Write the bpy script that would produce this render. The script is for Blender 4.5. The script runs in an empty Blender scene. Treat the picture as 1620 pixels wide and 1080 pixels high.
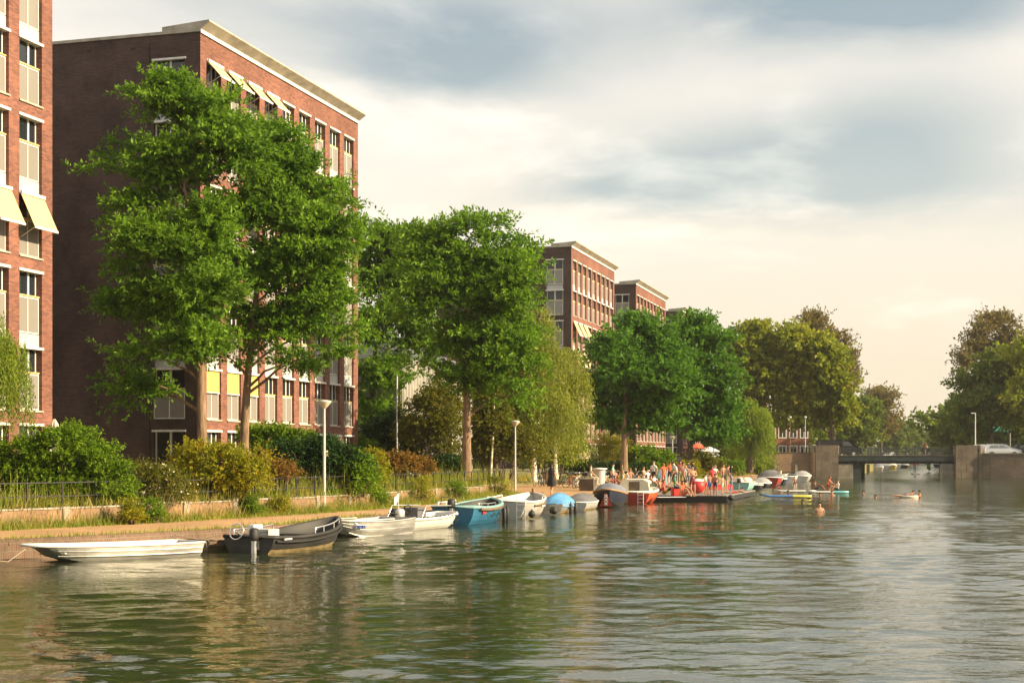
import bpy, bmesh, math, random
import numpy as np
from mathutils import Vector, Matrix
R = math.radians
scene = bpy.context.scene
C = scene.collection
random.seed(7)

# ------------------------------------------------------------------ camera
F = 2300.0                 # focal length in photograph pixels (1620 wide)
HZ = 721.0                 # horizon row of the photograph
HC = 2.6                   # eye height above the water
cam_d = bpy.data.cameras.new('camera'); cam = bpy.data.objects.new('camera', cam_d); C.objects.link(cam)
cam.location = (0, 0, HC); cam.rotation_euler = (R(90), 0, 0)
cam_d.sensor_width = 36; cam_d.lens = F/1620*36; cam_d.shift_y = (HZ-540)/1620
cam_d.clip_start = 0.5; cam_d.clip_end = 6000
scene.camera = cam

# ------------------------------------------------------------------ sun, sky, exposure
SUN_EL, SUN_AZ = 24.0, 103.5          # azimuth clockwise from the view direction (+Y)
sd = bpy.data.lights.new('sun', 'SUN'); so = bpy.data.objects.new('sun', sd); C.objects.link(so)
sd.energy = 5.0; sd.angle = R(0.6); sd.color = (1.0, 0.79, 0.50)
sv = Vector((math.sin(R(SUN_AZ))*math.cos(R(SUN_EL)), math.cos(R(SUN_AZ))*math.cos(R(SUN_EL)), math.sin(R(SUN_EL))))
so.rotation_euler = sv.to_track_quat('Z', 'Y').to_euler(); so.location = (60, 0, 60)

world = bpy.data.worlds.new('World'); scene.world = world; world.use_nodes = True
def build_sky():
    nt = world.node_tree; N = nt.nodes; L = nt.links; N.clear()
    def nd(t, **k):
        n = N.new(t)
        for a, b in k.items(): setattr(n, a, b)
        return n
    def mth(op, a, b=None, c=None, clamp=False):
        n = nd('ShaderNodeMath', operation=op, use_clamp=clamp)
        for i, v in enumerate((a, b, c)):
            if v is None: continue
            if isinstance(v, (int, float)): n.inputs[i].default_value = v
            else: L.new(v, n.inputs[i])
        return n.outputs[0]
    def mix(f, a, b, mode='MIX'):
        n = nd('ShaderNodeMix', data_type='RGBA', blend_type=mode)
        for i, v in ((0, f), (6, a), (7, b)):
            if isinstance(v, (int, float)): n.inputs[i].default_value = v
            elif isinstance(v, tuple): n.inputs[i].default_value = (*v, 1)
            else: L.new(v, n.inputs[i])
        return n.outputs[2]
    def rng(v, a, b, c=0.0, d=1.0, sm=True):
        n = nd('ShaderNodeMapRange', interpolation_type='SMOOTHSTEP' if sm else 'LINEAR')
        L.new(v, n.inputs[0])
        for i, q in ((1, a), (2, b), (3, c), (4, d)): n.inputs[i].default_value = q
        return n.outputs[0]
    tc = nd('ShaderNodeTexCoord'); sp = nd('ShaderNodeSeparateXYZ'); L.new(tc.outputs['Generated'], sp.inputs[0])
    x, y, z = sp.outputs
    az = mth('ARCTAN2', x, y)                       # radians, 0 = along +Y
    el = mth('ARCSINE', z)
    elp = mth('MAXIMUM', el, 0.0)
    # cloud coordinates: flattened towards the horizon like a cloud deck
    cv = nd('ShaderNodeCombineXYZ')
    den = mth('ADD', mth('MAXIMUM', z, 0.0), 0.16)
    L.new(mth('DIVIDE', x, den), cv.inputs[0]); L.new(mth('DIVIDE', y, den), cv.inputs[1])
    def noise(scale, detail, rough, dist=0.0, off=0.0, sc=(1, 1, 1)):
        m = nd('ShaderNodeMapping'); L.new(cv.outputs[0], m.inputs[0])
        m.inputs['Location'].default_value = (off, off*0.7, off*0.3); m.inputs['Scale'].default_value = sc
        n = nd('ShaderNodeTexNoise'); L.new(m.outputs[0], n.inputs['Vector'])
        n.inputs['Scale'].default_value = scale; n.inputs['Detail'].default_value = detail
        n.inputs['Roughness'].default_value = rough; n.inputs['Distortion'].default_value = dist
        return n.outputs[0]
    n1 = noise(0.62, 5, 0.52, 0.25, 3.1); n2 = noise(1.7, 6, 0.55, 0.15, 9.4); n3 = noise(0.9, 4, 0.5, 0.1, 21.7)
    # cloud banks: dark undersides where they stand in the sky (azimuth, elevation, half widths, weight)
    banks = [((p-810)/2300, math.atan((721-q)/2300), a*1.2/2300, e*1.15/2300, w*0.98) for p, q, a, e, w in (
        (740, 50, 240, 75, 1.0), (700, 125, 170, 42, 0.5), (1240, 15, 170, 55, 0.9), (1520, 25, 190, 45, 0.85), (1130, 265, 230, 62, 0.8), (1430, 225, 190, 80, 0.8), (1010, 300, 130, 36, 0.55), (1380, 315, 260, 40, 0.55), (430, -20, 200, 50, 0.3), (300, 40, 160, 40, 0.15))]
    acc = None
    wob = mth('MULTIPLY', mth('SUBTRACT', n2, 0.5), 0.13)
    wob2 = mth('MULTIPLY', mth('SUBTRACT', n2, 0.5), 0.05)
    for a0, e0, wa, we, wt in banks:
        da = mth('DIVIDE', mth('SUBTRACT', mth('ADD', az, wob), a0), wa)
        de = mth('DIVIDE', mth('SUBTRACT', mth('ADD', el, wob2), e0), we)
        g = mth('MULTIPLY', mth('EXPONENT', mth('MULTIPLY', mth('ADD', mth('MULTIPLY', da, da), mth('MULTIPLY', de, de)), -1.0)), wt)
        acc = g if acc is None else mth('ADD', acc, g)
    behind = rng(mth('ABSOLUTE', az), 0.42, 0.8)             # elsewhere the same kind of sky goes on
    other = rng(n1, 0.42, 0.66)
    dark = mth('ADD', mth('MULTIPLY', mth('MINIMUM', acc, 1.0), mth('SUBTRACT', 1.0, behind)), mth('MULTIPLY', mth('MULTIPLY', other, behind), 0.8))
    dark = mth('ADD', dark, mth('MULTIPLY', mth('SUBTRACT', n2, 0.5), 0.85))
    dark = mth('ADD', dark, mth('MULTIPLY', mth('SUBTRACT', n3, 0.5), 0.4))
    dark = mth('MULTIPLY', mth('MINIMUM', mth('MAXIMUM', dark, 0.0), 1.0), rng(el, 0.09, 0.16))
    cream = mix(rng(elp, 0.0, 0.26), (0.585, 0.50, 0.375), (0.66, 0.605, 0.525))
    grey = mix(rng(elp, 0.10, 0.34), (0.385, 0.415, 0.39), (0.215, 0.265, 0.295))
    cloud = mix(dark, cream, grey)
    glow = mth('MULTIPLY', rng(n2, 0.52, 0.30), 0.30)
    cloud = mix(glow, cloud, (1.0, 0.93, 0.80))
    sky = nd('ShaderNodeTexSky', sky_type='NISHITA', sun_disc=False)
    sky.sun_elevation = R(SUN_EL); sky.sun_rotation = R(SUN_AZ); sky.air_density = 1.2; sky.dust_density = 3.0
    b1 = nd('ShaderNodeBackground'); b1.inputs[1].default_value = 0.10; L.new(sky.outputs[0], b1.inputs[0])
    b2 = nd('ShaderNodeBackground'); b2.inputs[1].default_value = 0.92; L.new(cloud, b2.inputs[0])
    ms = nd('ShaderNodeMixShader'); ms.inputs[0].default_value = 0.90
    L.new(b1.outputs[0], ms.inputs[1]); L.new(b2.outputs[0], ms.inputs[2])
    o = nd('ShaderNodeOutputWorld'); L.new(ms.outputs[0], o.inputs[0])
build_sky()
scene.view_settings.view_transform = 'Standard'; scene.view_settings.look = 'None'
scene.view_settings.exposure = 0.92; scene.view_settings.gamma = 1.0; scene.view_settings.use_curve_mapping = False
scene.render.engine = 'CYCLES'
scene.cycles.use_denoising = True
scene.cycles.max_bounces = 6; scene.cycles.diffuse_bounces = 3; scene.cycles.glossy_bounces = 3
scene.cycles.transmission_bounces = 4; scene.cycles.transparent_max_bounces = 8; scene.cycles.volume_bounces = 0
scene.cycles.caustics_reflective = False; scene.cycles.caustics_refractive = False
scene.cycles.sample_clamp_indirect = 6.0

# ------------------------------------------------------------------ pixel -> place
def PX(px, Y): return (px-810.0)*Y/F                       # X of a pixel column at distance Y
def PZ(py, Y): return HC+(HZ-py)*Y/F
def PG(px, py, z):                                          # where the ray through a pixel meets height z
    Y = (HC-z)*F/(py-HZ); return (PX(px, Y), Y)

# ------------------------------------------------------------------ objects
def tag(o, label=None, cat=None, group=None, kind=None):
    if label: o['label'] = label
    if cat: o['category'] = cat
    if group: o['group'] = group
    if kind: o['kind'] = kind
    return o
def thing(name, label, cat, loc=(0, 0, 0), rz=0.0, group=None):
    o = bpy.data.objects.new(name, None); C.objects.link(o); o.empty_display_size = 0.2
    o.location = loc; o.rotation_euler = (0, 0, rz)
    return tag(o, label, cat, group)
def np_mesh(name, V, faces):
    V = np.asarray(V, dtype=np.float32); faces = np.asarray(faces, dtype=np.int32)
    me = bpy.data.meshes.new(name); n = faces.shape[1]
    me.vertices.add(len(V)); me.vertices.foreach_set('co', V.ravel())
    me.loops.add(faces.size); me.loops.foreach_set('vertex_index', faces.ravel())
    me.polygons.add(len(faces)); me.polygons.foreach_set('loop_start', np.arange(0, faces.size, n, dtype=np.int32))
    me.update(calc_edges=True); return me
def link(name, me, mats=None, parent=None, loc=None, rz=None):
    if mats is not None:
        if not isinstance(mats, (list, tuple)): mats = [mats]
        for m in mats: me.materials.append(m)
    o = bpy.data.objects.new(name, me); C.objects.link(o)
    if parent is not None: o.parent = parent
    if loc is not None: o.location = loc
    if rz is not None: o.rotation_euler = (0, 0, rz)
    return o
def dup(o, parent=None, loc=None, rz=None):                 # a copy of a thing with its parts and sub-parts
    c = o.copy(); C.objects.link(c); c.parent = parent
    if loc is not None: c.location = loc
    if rz is not None: c.rotation_euler = (0, 0, rz)
    for ch in list(o.children): dup(ch, c)
    return c

class MB:
    """collects shapes, builds ONE mesh object"""
    def __init__(s): s.v = []; s.f = []; s.m = []; s.sm = []
    def add(s, vs, fs, mi=0, smooth=False):
        b = len(s.v); s.v += [tuple(v) for v in vs]
        for f in fs: s.f.append(tuple(b+i for i in f)); s.m.append(mi); s.sm.append(smooth)
        return s
    def quad(s, a, b, c, d, mi=0): return s.add([a, b, c, d], [(0, 1, 2, 3)], mi)
    def box(s, x0, x1, y0, y1, z0, z1, mi=0, M=None):
        vs = [(x, y, z) for z in (z0, z1) for y in (y0, y1) for x in (x0, x1)]
        if M is not None: vs = [tuple(M @ Vector(v)) for v in vs]
        return s.add(vs, [(0, 2, 3, 1), (4, 5, 7, 6), (0, 1, 5, 4), (2, 6, 7, 3), (0, 4, 6, 2), (1, 3, 7, 5)], mi)
    def bar(s, a, b, w, h, mi=0):                            # rectangular bar from a to b
        a, b = Vector(a), Vector(b); d = (b-a); up = Vector((0, 0, 1))
        if abs(d.normalized().z) > 0.97: up = Vector((1, 0, 0))
        u = d.cross(up).normalized()*w/2; v = u.cross(d).normalized()*h/2
        vs = [a-u-v, a+u-v, a+u+v, a-u+v, b-u-v, b+u-v, b+u+v, b-u+v]
        return s.add(vs, [(3, 2, 1, 0), (4, 5, 6, 7), (0, 1, 5, 4), (1, 2, 6, 5), (2, 3, 7, 6), (3, 0, 4, 7)], mi)
    def tube(s, pts, rad, n=8, mi=0, caps=True, smooth=True, closed=False):
        P = [Vector(p) for p in pts]; k = len(P)
        if isinstance(rad, (int, float)): rad = [rad]*k
        rings = []; prev = None
        for i in range(k):
            if closed: t = P[(i+1) % k]-P[i-1]
            else: t = P[min(i+1, k-1)]-P[max(i-1, 0)]
            t = t.normalized() if t.length > 1e-9 else Vector((0, 0, 1))
            if prev is None:
                ref = Vector((0, 0, 1)) if abs(t.z) < 0.9 else Vector((1, 0, 0)); u = t.cross(ref).normalized()
            else: u = (prev-t*prev.dot(t)); u = u.normalized() if u.length > 1e-6 else prev
            prev = u; w = t.cross(u)
            rings.append([P[i]+(u*math.cos(2*math.pi*j/n)+w*math.sin(2*math.pi*j/n))*rad[i] for j in range(n)])
        vs = [v for r in rings for v in r]; fs = []
        for i in range(k if closed else k-1):
            a, b = i*n, ((i+1) % k)*n
            for j in range(n): fs.append((a+j, a+(j+1) % n, b+(j+1) % n, b+j))
        s.add(vs, fs, mi, smooth)
        if caps and not closed: s.add(rings[0], [tuple(range(n-1, -1, -1))], mi); s.add(rings[-1], [tuple(range(n))], mi)
        return s
    def lathe(s, prof, n=16, c=(0, 0, 0), mi=0, smooth=True, sx=1.0, sy=1.0):
        vs = []; fs = []; k = len(prof)
        for r, z in prof:
            for j in range(n):
                a = 2*math.pi*j/n; vs.append((c[0]+r*math.cos(a)*sx, c[1]+r*math.sin(a)*sy, c[2]+z))
        for i in range(k-1):
            for j in range(n): fs.append((i*n+j, i*n+(j+1) % n, (i+1)*n+(j+1) % n, (i+1)*n+j))
        s.add(vs, fs, mi, smooth)
        for i, rev in ((0, True), (k-1, False)):
            if prof[i][0] > 1e-4:
                idx = [i*n+j for j in range(n)]; s.add([vs[q] for q in idx], [tuple(range(n-1, -1, -1)) if rev else tuple(range(n))], mi)
        return s
    def prism(s, poly, z0, z1, mi=0, mtop=None):
        n = len(poly); vs = [(p[0], p[1], z0) for p in poly]+[(p[0], p[1], z1) for p in poly]
        s.add(vs, [(i, (i+1) % n, n+(i+1) % n, n+i) for i in range(n)], mi)
        s.add(vs[n:], [tuple(range(n))], mi if mtop is None else mtop); s.add(vs[:n], [tuple(range(n-1, -1, -1))], mi)
        return s
    def extr(s, prof, x0, x1, mi=0):                         # profile in (y,z) extruded along x
        n = len(prof); vs = [(x0, p[0], p[1]) for p in prof]+[(x1, p[0], p[1]) for p in prof]
        s.add(vs, [(i, n+i, n+(i+1) % n, (i+1) % n) for i in range(n)], mi)
        s.add(vs[:n], [tuple(range(n))], mi); s.add(vs[n:], [tuple(range(n-1, -1, -1))], mi); return s
    def grid(s, rows, mi=0, smooth=True, flip=False):
        k = len(rows[0]); vs = [p for r in rows for p in r]; fs = []
        for i in range(len(rows)-1):
            for j in range(k-1):
                q = (i*k+j, i*k+j+1, (i+1)*k+j+1, (i+1)*k+j); fs.append(q[::-1] if flip else q)
        return s.add(vs, fs, mi, smooth)
    def xf(s, M): s.v = [tuple(M @ Vector(v)) for v in s.v]; return s
    def mesh(s, name):
        me = bpy.data.meshes.new(name); me.from_pydata(s.v, [], s.f)
        me.polygons.foreach_set('material_index', s.m); me.polygons.foreach_set('use_smooth', s.sm); me.update(); return me
    def build(s, name, mats, parent=None, loc=None, rz=None): return link(name, s.mesh(name), mats, parent, loc, rz)

# ------------------------------------------------------------------ materials
def mat(name, col, rough=0.6, metal=0.0, var=0.0, vscale=3.0, bump=0.0, bscale=30.0, col2=None, spec=0.5, coords='Object', detail=5, stretch=(1, 1, 1), thr=(0.35, 0.68), coat=0.0):
    m = bpy.data.materials.new(name); m.use_nodes = True; nt = m.node_tree; N = nt.nodes; L = nt.links
    b = N['Principled BSDF']; b.inputs['Base Color'].default_value = (*col, 1); b.inputs['Roughness'].default_value = rough
    b.inputs['Metallic'].default_value = metal; b.inputs['Specular IOR Level'].default_value = spec; b.inputs['Coat Weight'].default_value = coat
    if var > 0 or bump > 0:
        tc = N.new('ShaderNodeTexCoord'); mp = N.new('ShaderNodeMapping'); L.new(tc.outputs[coords], mp.inputs[0]); mp.inputs['Scale'].default_value = stretch
    if var > 0:
        n = N.new('ShaderNodeTexNoise'); n.inputs['Scale'].default_value = vscale; n.inputs['Detail'].default_value = detail; L.new(mp.outputs[0], n.inputs['Vector'])
        r = N.new('ShaderNodeMapRange'); r.inputs[1].default_value = thr[0]; r.inputs[2].default_value = thr[1]; L.new(n.outputs[0], r.inputs[0])
        mx = N.new('ShaderNodeMix'); mx.data_type = 'RGBA'
        mx.inputs[6].default_value = (*[c*(1-var) for c in col], 1); mx.inputs[7].default_value = (*(col2 if col2 else [min(1, c*(1+var)) for c in col]), 1)
        L.new(r.outputs[0], mx.inputs[0]); L.new(mx.outputs[2], b.inputs['Base Color'])
        rr = N.new('ShaderNodeMapRange'); rr.inputs[3].default_value = max(0.03, rough-0.08); rr.inputs[4].default_value = min(1, rough+0.1); L.new(n.outputs[0], rr.inputs[0]); L.new(rr.outputs[0], b.inputs['Roughness'])
    if bump > 0:
        n = N.new('ShaderNodeTexNoise'); n.inputs['Scale'].default_value = bscale; n.inputs['Detail'].default_value = 4; L.new(mp.outputs[0], n.inputs['Vector'])
        bp = N.new('ShaderNodeBump'); bp.inputs['Strength'].default_value = bump; bp.inputs['Distance'].default_value = 0.02; L.new(n.outputs[0], bp.inputs['Height']); L.new(bp.outputs[0], b.inputs['Normal'])
    return m
def brick_mat(name, c1, c2, mortar, bw=0.22, bh=0.066, horizontal=False, stain=0.35, msize=0.012, rough=0.85):
    m = bpy.data.materials.new(name); m.use_nodes = True; nt = m.node_tree; N = nt.nodes; L = nt.links; b = N['Principled BSDF']
    tc = N.new('ShaderNodeTexCoord'); sp = N.new('ShaderNodeSeparateXYZ'); L.new(tc.outputs['Object'], sp.inputs[0])
    cb = N.new('ShaderNodeCombineXYZ')
    if horizontal: L.new(sp.outputs[0], cb.inputs[0]); L.new(sp.outputs[1], cb.inputs[1])
    else:
        ad = N.new('ShaderNodeMath'); L.new(sp.outputs[0], ad.inputs[0]); L.new(sp.outputs[1], ad.inputs[1]); L.new(ad.outputs[0], cb.inputs[0]); L.new(sp.outputs[2], cb.inputs[1])
    br = N.new('ShaderNodeTexBrick'); L.new(cb.outputs[0], br.inputs['Vector'])
    br.inputs['Color1'].default_value = (*c1, 1); br.inputs['Color2'].default_value = (*c2, 1); br.inputs['Mortar'].default_value = (*mortar, 1)
    br.inputs['Scale'].default_value = 1.0; br.inputs['Brick Width'].default_value = bw; br.inputs['Row Height'].default_value = bh
    br.inputs['Mortar Size'].default_value = msize*0.5; br.inputs['Mortar Smooth'].default_value = 0.3; br.inputs['Bias'].default_value = -0.1
    no = N.new('ShaderNodeTexNoise'); no.inputs['Scale'].default_value = 0.35; no.inputs['Detail'].default_value = 8; no.inputs['Roughness'].default_value = 0.65; L.new(tc.outputs['Object'], no.inputs['Vector'])
    mr = N.new('ShaderNodeMapRange'); mr.inputs[1].default_value = 0.3; mr.inputs[2].default_value = 0.72; mr.inputs[3].default_value = 1-stain; mr.inputs[4].default_value = 1+stain*0.5; L.new(no.outputs[0], mr.inputs[0])
    mx = N.new('ShaderNodeMix'); mx.data_type = 'RGBA'; mx.blend_type = 'MULTIPLY'; mx.inputs[0].default_value = 1.0
    L.new(br.outputs[0], mx.inputs[6]); L.new(mr.outputs[0], mx.inputs[7]); L.new(mx.outputs[2], b.inputs['Base Color'])
    bp = N.new('ShaderNodeBump'); bp.inputs['Strength'].default_value = 0.5; bp.inputs['Distance'].default_value = 0.01; bp.invert = True
    L.new(br.outputs['Fac'], bp.inputs['Height']); L.new(bp.outputs[0], b.inputs['Normal']); b.inputs['Roughness'].default_value = rough; b.inputs['Specular IOR Level'].default_value = 0.25
    return m
def leaf_mat(name, ca, cb, cc=None, trans=0.35, rough=0.55, scale=0.5, pcc=0.8, thr=(0.56, 0.72)):
    m = bpy.data.materials.new(name); m.use_nodes = True; nt = m.node_tree; N = nt.nodes; L = nt.links; N.clear()
    g = N.new('ShaderNodeNewGeometry'); tc = N.new('ShaderNodeTexCoord')
    no = N.new('ShaderNodeTexNoise'); no.inputs['Scale'].default_value = scale; no.inputs['Detail'].default_value = 3; L.new(tc.outputs['Object'], no.inputs['Vector'])
    ad = N.new('ShaderNodeMath'); ad.operation = 'MULTIPLY_ADD'; L.new(g.outputs['Random Per Island'], ad.inputs[0]); ad.inputs[1].default_value = 0.55; L.new(no.outputs[0], ad.inputs[2])
    mr = N.new('ShaderNodeMapRange'); mr.inputs[1].default_value = 0.4; mr.inputs[2].default_value = 1.1; L.new(ad.outputs[0], mr.inputs[0])
    mx = N.new('ShaderNodeMix'); mx.data_type = 'RGBA'; mx.inputs[6].default_value = (*ca, 1); mx.inputs[7].default_value = (*cb, 1); L.new(mr.outputs[0], mx.inputs[0]); col = mx.outputs[2]
    if cc:
        n2 = N.new('ShaderNodeTexNoise'); n2.inputs['Scale'].default_value = scale*2.3; n2.inputs['Detail'].default_value = 2; L.new(tc.outputs['Object'], n2.inputs['Vector'])
        m2 = N.new('ShaderNodeMapRange'); m2.inputs[1].default_value = thr[0]; m2.inputs[2].default_value = thr[1]; m2.inputs[4].default_value = pcc; L.new(n2.outputs[0], m2.inputs[0])
        x2 = N.new('ShaderNodeMix'); x2.data_type = 'RGBA'; L.new(m2.outputs[0], x2.inputs[0]); L.new(col, x2.inputs[6]); x2.inputs[7].default_value = (*cc, 1); col = x2.outputs[2]
    p = N.new('ShaderNodeBsdfPrincipled'); p.inputs['Roughness'].default_value = rough; p.inputs['Specular IOR Level'].default_value = 0.15; L.new(col, p.inputs['Base Color'])
    t = N.new('ShaderNodeBsdfTranslucent')
    hs = N.new('ShaderNodeMix'); hs.data_type = 'RGBA'; hs.blend_type = 'MULTIPLY'; hs.inputs[0].default_value = 1; L.new(col, hs.inputs[6]); hs.inputs[7].default_value = (1.5, 1.55, 0.6, 1); L.new(hs.outputs[2], t.inputs[0])
    s = N.new('ShaderNodeMixShader'); s.inputs[0].default_value = trans; L.new(p.outputs[0], s.inputs[1]); L.new(t.outputs[0], s.inputs[2])
    o = N.new('ShaderNodeOutputMaterial'); L.new(s.outputs[0], o.inputs[0]); return m
def glass_mat(name, tint=(0.03, 0.04, 0.05), clear=0.45):
    m = bpy.data.materials.new(name); m.use_nodes = True; nt = m.node_tree; N = nt.nodes; L = nt.links; N.clear()
    p = N.new('ShaderNodeBsdfPrincipled'); p.inputs['Base Color'].default_value = (*tint, 1); p.inputs['Roughness'].default_value = 0.04; p.inputs['Specular IOR Level'].default_value = 0.9
    t = N.new('ShaderNodeBsdfTransparent'); t.inputs[0].default_value = (0.85, 0.9, 0.88, 1)
    s = N.new('ShaderNodeMixShader'); s.inputs[0].default_value = clear; L.new(p.outputs[0], s.inputs[1]); L.new(t.outputs[0], s.inputs[2])
    o = N.new('ShaderNodeOutputMaterial'); L.new(s.outputs[0], o.inputs[0]); return m

M = {}
M['brick'] = brick_mat('facade_brick', (0.325, 0.135, 0.092), (0.165, 0.070, 0.058), (0.19, 0.145, 0.12), stain=0.36)
M['shaded_gable_brick'] = brick_mat('shaded_gable_brick', (0.118, 0.072, 0.062), (0.078, 0.050, 0.046), (0.125, 0.10, 0.09), stain=0.55)  # facade brick darkened for the gable, its shade put into the colour
M['white'] = mat('white_paint', (0.74, 0.72, 0.68), 0.5, var=0.08, vscale=4)
M['concrete'] = mat('concrete', (0.42, 0.38, 0.31), 0.85, var=0.25, vscale=1.6, bump=0.3, bscale=18)
M['grey_panel'] = mat('grey_panel', (0.50, 0.50, 0.50), 0.55, var=0.06, vscale=2)
M['mesh_panel'] = None
M['rail_yellow'] = mat('yellow_handrail', (0.60, 0.50, 0.22), 0.5)
M['room'] = mat('dark_room', (0.035, 0.032, 0.03), 0.9)
M['glass'] = glass_mat('window_glass')
M['mesh_panel'] = glass_mat('frosted_panel', (0.40, 0.37, 0.345), 0.42); M['mesh_panel'].node_tree.nodes['Principled BSDF'].inputs['Roughness'].default_value = 0.35
M['curtain'] = mat('curtain', (0.66, 0.60, 0.46), 0.9, var=0.15, vscale=6, stretch=(6, 6, 0.4))
M['curtain_green'] = mat('curtain_green', (0.42, 0.55, 0.44), 0.9, var=0.12, vscale=6, stretch=(6, 6, 0.4))
M['awning'] = mat('awning_fabric', (0.60, 0.50, 0.27), 0.85, var=0.06, vscale=3)
M['awning_yellow'] = mat('yellow_awning_fabric', (0.70, 0.47, 0.14), 0.85, var=0.06, vscale=3)
M['roof'] = mat('roof_felt', (0.16, 0.15, 0.145), 0.9, var=0.2)
M['paver'] = brick_mat('path_paver', (0.56, 0.345, 0.17), (0.46, 0.28, 0.145), (0.42, 0.29, 0.15), 0.21, 0.105, True, 0.3)
M['quay_brick'] = brick_mat('quay_brick', (0.27, 0.165, 0.11), (0.18, 0.11, 0.078), (0.30, 0.25, 0.19), 0.09, 0.21, False, 0.5, 0.02)
M['wall_brick'] = brick_mat('low_wall_brick', (0.40, 0.25, 0.14), (0.30, 0.18, 0.11), (0.36, 0.28, 0.19), 0.22, 0.08, False, 0.5)
M['soil'] = mat('garden_soil', (0.13, 0.11, 0.05), 0.95, var=0.4, vscale=0.8, col2=(0.20, 0.17, 0.06))
M['lawn'] = mat('lawn', (0.15, 0.15, 0.045), 0.95, var=0.3, vscale=0.6, col2=(0.30, 0.25, 0.09))
M['asphalt'] = mat('asphalt', (0.06, 0.06, 0.06), 0.9, var=0.2)
M['iron'] = mat('black_iron', (0.02, 0.02, 0.022), 0.55, var=0.3, vscale=8)
M['steel'] = mat('galvanised_steel', (0.62, 0.62, 0.60), 0.4, metal=0.6, var=0.12, vscale=5)
M['pole'] = mat('pole_paint', (0.52, 0.53, 0.52), 0.45, var=0.1, vscale=3)
M['bark'] = mat('tree_bark', (0.25, 0.165, 0.10), 0.95, var=0.4, vscale=7, bump=1.0, bscale=16, stretch=(1.6, 1.6, 0.25))
M['bark_dark'] = mat('dark_bark', (0.12, 0.09, 0.065), 0.95, var=0.35, vscale=7, bump=0.8, bscale=14, stretch=(1.6, 1.6, 0.3))
M['bark_birch'] = mat('birch_bark', (0.62, 0.55, 0.44), 0.85, var=0.55, vscale=5, stretch=(1, 1, 2.5), thr=(0.33, 0.5))

# ================================================================== SETTING
ANG = math.atan2(665, F)
D = (math.sin(ANG), math.cos(ANG)); OUT = (math.cos(ANG), -math.sin(ANG))     # along the canal, out over the water
FRZ = math.pi/2-ANG                                                          # local x = along the canal, local y = away from the water
FX, FY = -14.02, 65.4                                                        # near corner of the large brick block
def fac(s, t): return (FX+D[0]*s-OUT[0]*t, FY+D[1]*s-OUT[1]*t)
GZ = 1.45
def catmull(pts, k=6):
    out = []; n = len(pts)
    for i in range(n-1):
        p0, p1, p2, p3 = [np.array(pts[max(0, min(n-1, i+q))], float) for q in (-1, 0, 1, 2)]
        for j in range(k):
            t = j/k; out.append(tuple(0.5*((2*p1)+(-p0+p2)*t+(2*p0-5*p1+4*p2-p3)*t*t+(-p0+3*p1-3*p2+p3)*t**3)))
    out.append(tuple(pts[-1])); return out
Q = catmull([(-42, 4), (-30, 17.5), (-20, 28.3), (-12.9, 36.2), (-9.4, 40.2), (-7.0, 43.9), (-4.75, 50.6), (-3.1, 55.8), (-0.6, 63.5), (2.0, 71.5), (4.1, 78.5), (11.3, 103.5), (22.0, 140.5), (29.7, 167.3)], 5)
QZ = 0.45
W = catmull([(-33, 20), (-22, 33.2), (-15.0, 42.6), (-10.6, 49.8), (-6.4, 58.8), (-2.4, 73.0), (-0.3, 82.4)], 6)
W2 = [(-0.3, 82.4), (-1.5, 92), (-1.2, 104), (2.5, 109.8), (6.5, 109.6), (9.2, 111.5), (14, 123), (21, 148), (26, 164), (27, 168)]
def shift(p, t, z): return (p[0]-OUT[0]*t, p[1]-OUT[1]*t, z)

# ---- water
def water_mat():
    m = bpy.data.materials.new('canal_water'); m.use_nodes = True; nt = m.node_tree; N = nt.nodes; L = nt.links; b = N['Principled BSDF']
    b.inputs['Base Color'].default_value = (0.026, 0.036, 0.014, 1); b.inputs['Roughness'].default_value = 0.045; b.inputs['IOR'].default_value = 1.75
    tc = N.new('ShaderNodeTexCoord')
    sp = N.new('ShaderNodeSeparateXYZ'); L.new(tc.outputs['Object'], sp.inputs[0]); wr = N.new('ShaderNodeMapRange')      # wind ruffles the open reach before the bridge
    wr.inputs[1].default_value = 45; wr.inputs[2].default_value = 170; wr.inputs[3].default_value = 0.02; wr.inputs[4].default_value = 0.13; L.new(sp.outputs[1], wr.inputs[0]); L.new(wr.outputs[0], b.inputs['Roughness'])
    def noi(scale, det, st, w):
        mp = N.new('ShaderNodeMapping'); L.new(tc.outputs['Object'], mp.inputs[0]); mp.inputs['Scale'].default_value = st; mp.inputs['Rotation'].default_value = (0, 0, w)
        n = N.new('ShaderNodeTexNoise'); n.inputs['Scale'].default_value = scale; n.inputs['Detail'].default_value = det; n.inputs['Roughness'].default_value = 0.5; L.new(mp.outputs[0], n.inputs['Vector']); return n.outputs[0]
    a = noi(4.2, 3, (0.6, 1.4, 1), 0.12); c = noi(11.0, 2, (0.7, 1.3, 1), -0.2); e = noi(0.22, 2, (1, 0.6, 1), 0)
    s = N.new('ShaderNodeMath'); s.operation = 'MULTIPLY_ADD'; L.new(c, s.inputs[0]); s.inputs[1].default_value = 0.30; L.new(a, s.inputs[2])
    st = N.new('ShaderNodeMapRange'); st.inputs[1].default_value = 0.3; st.inputs[2].default_value = 0.7; st.inputs[3].default_value = 0.07; st.inputs[4].default_value = 0.18; L.new(e, st.inputs[0])
    bp = N.new('ShaderNodeBump'); bp.inputs['Distance'].default_value = 0.10; L.new(s.outputs[0], bp.inputs['Height']); L.new(st.outputs[0], bp.inputs['Strength']); L.new(bp.outputs[0], b.inputs['Normal'])
    return m
M['water'] = water_mat()
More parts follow.
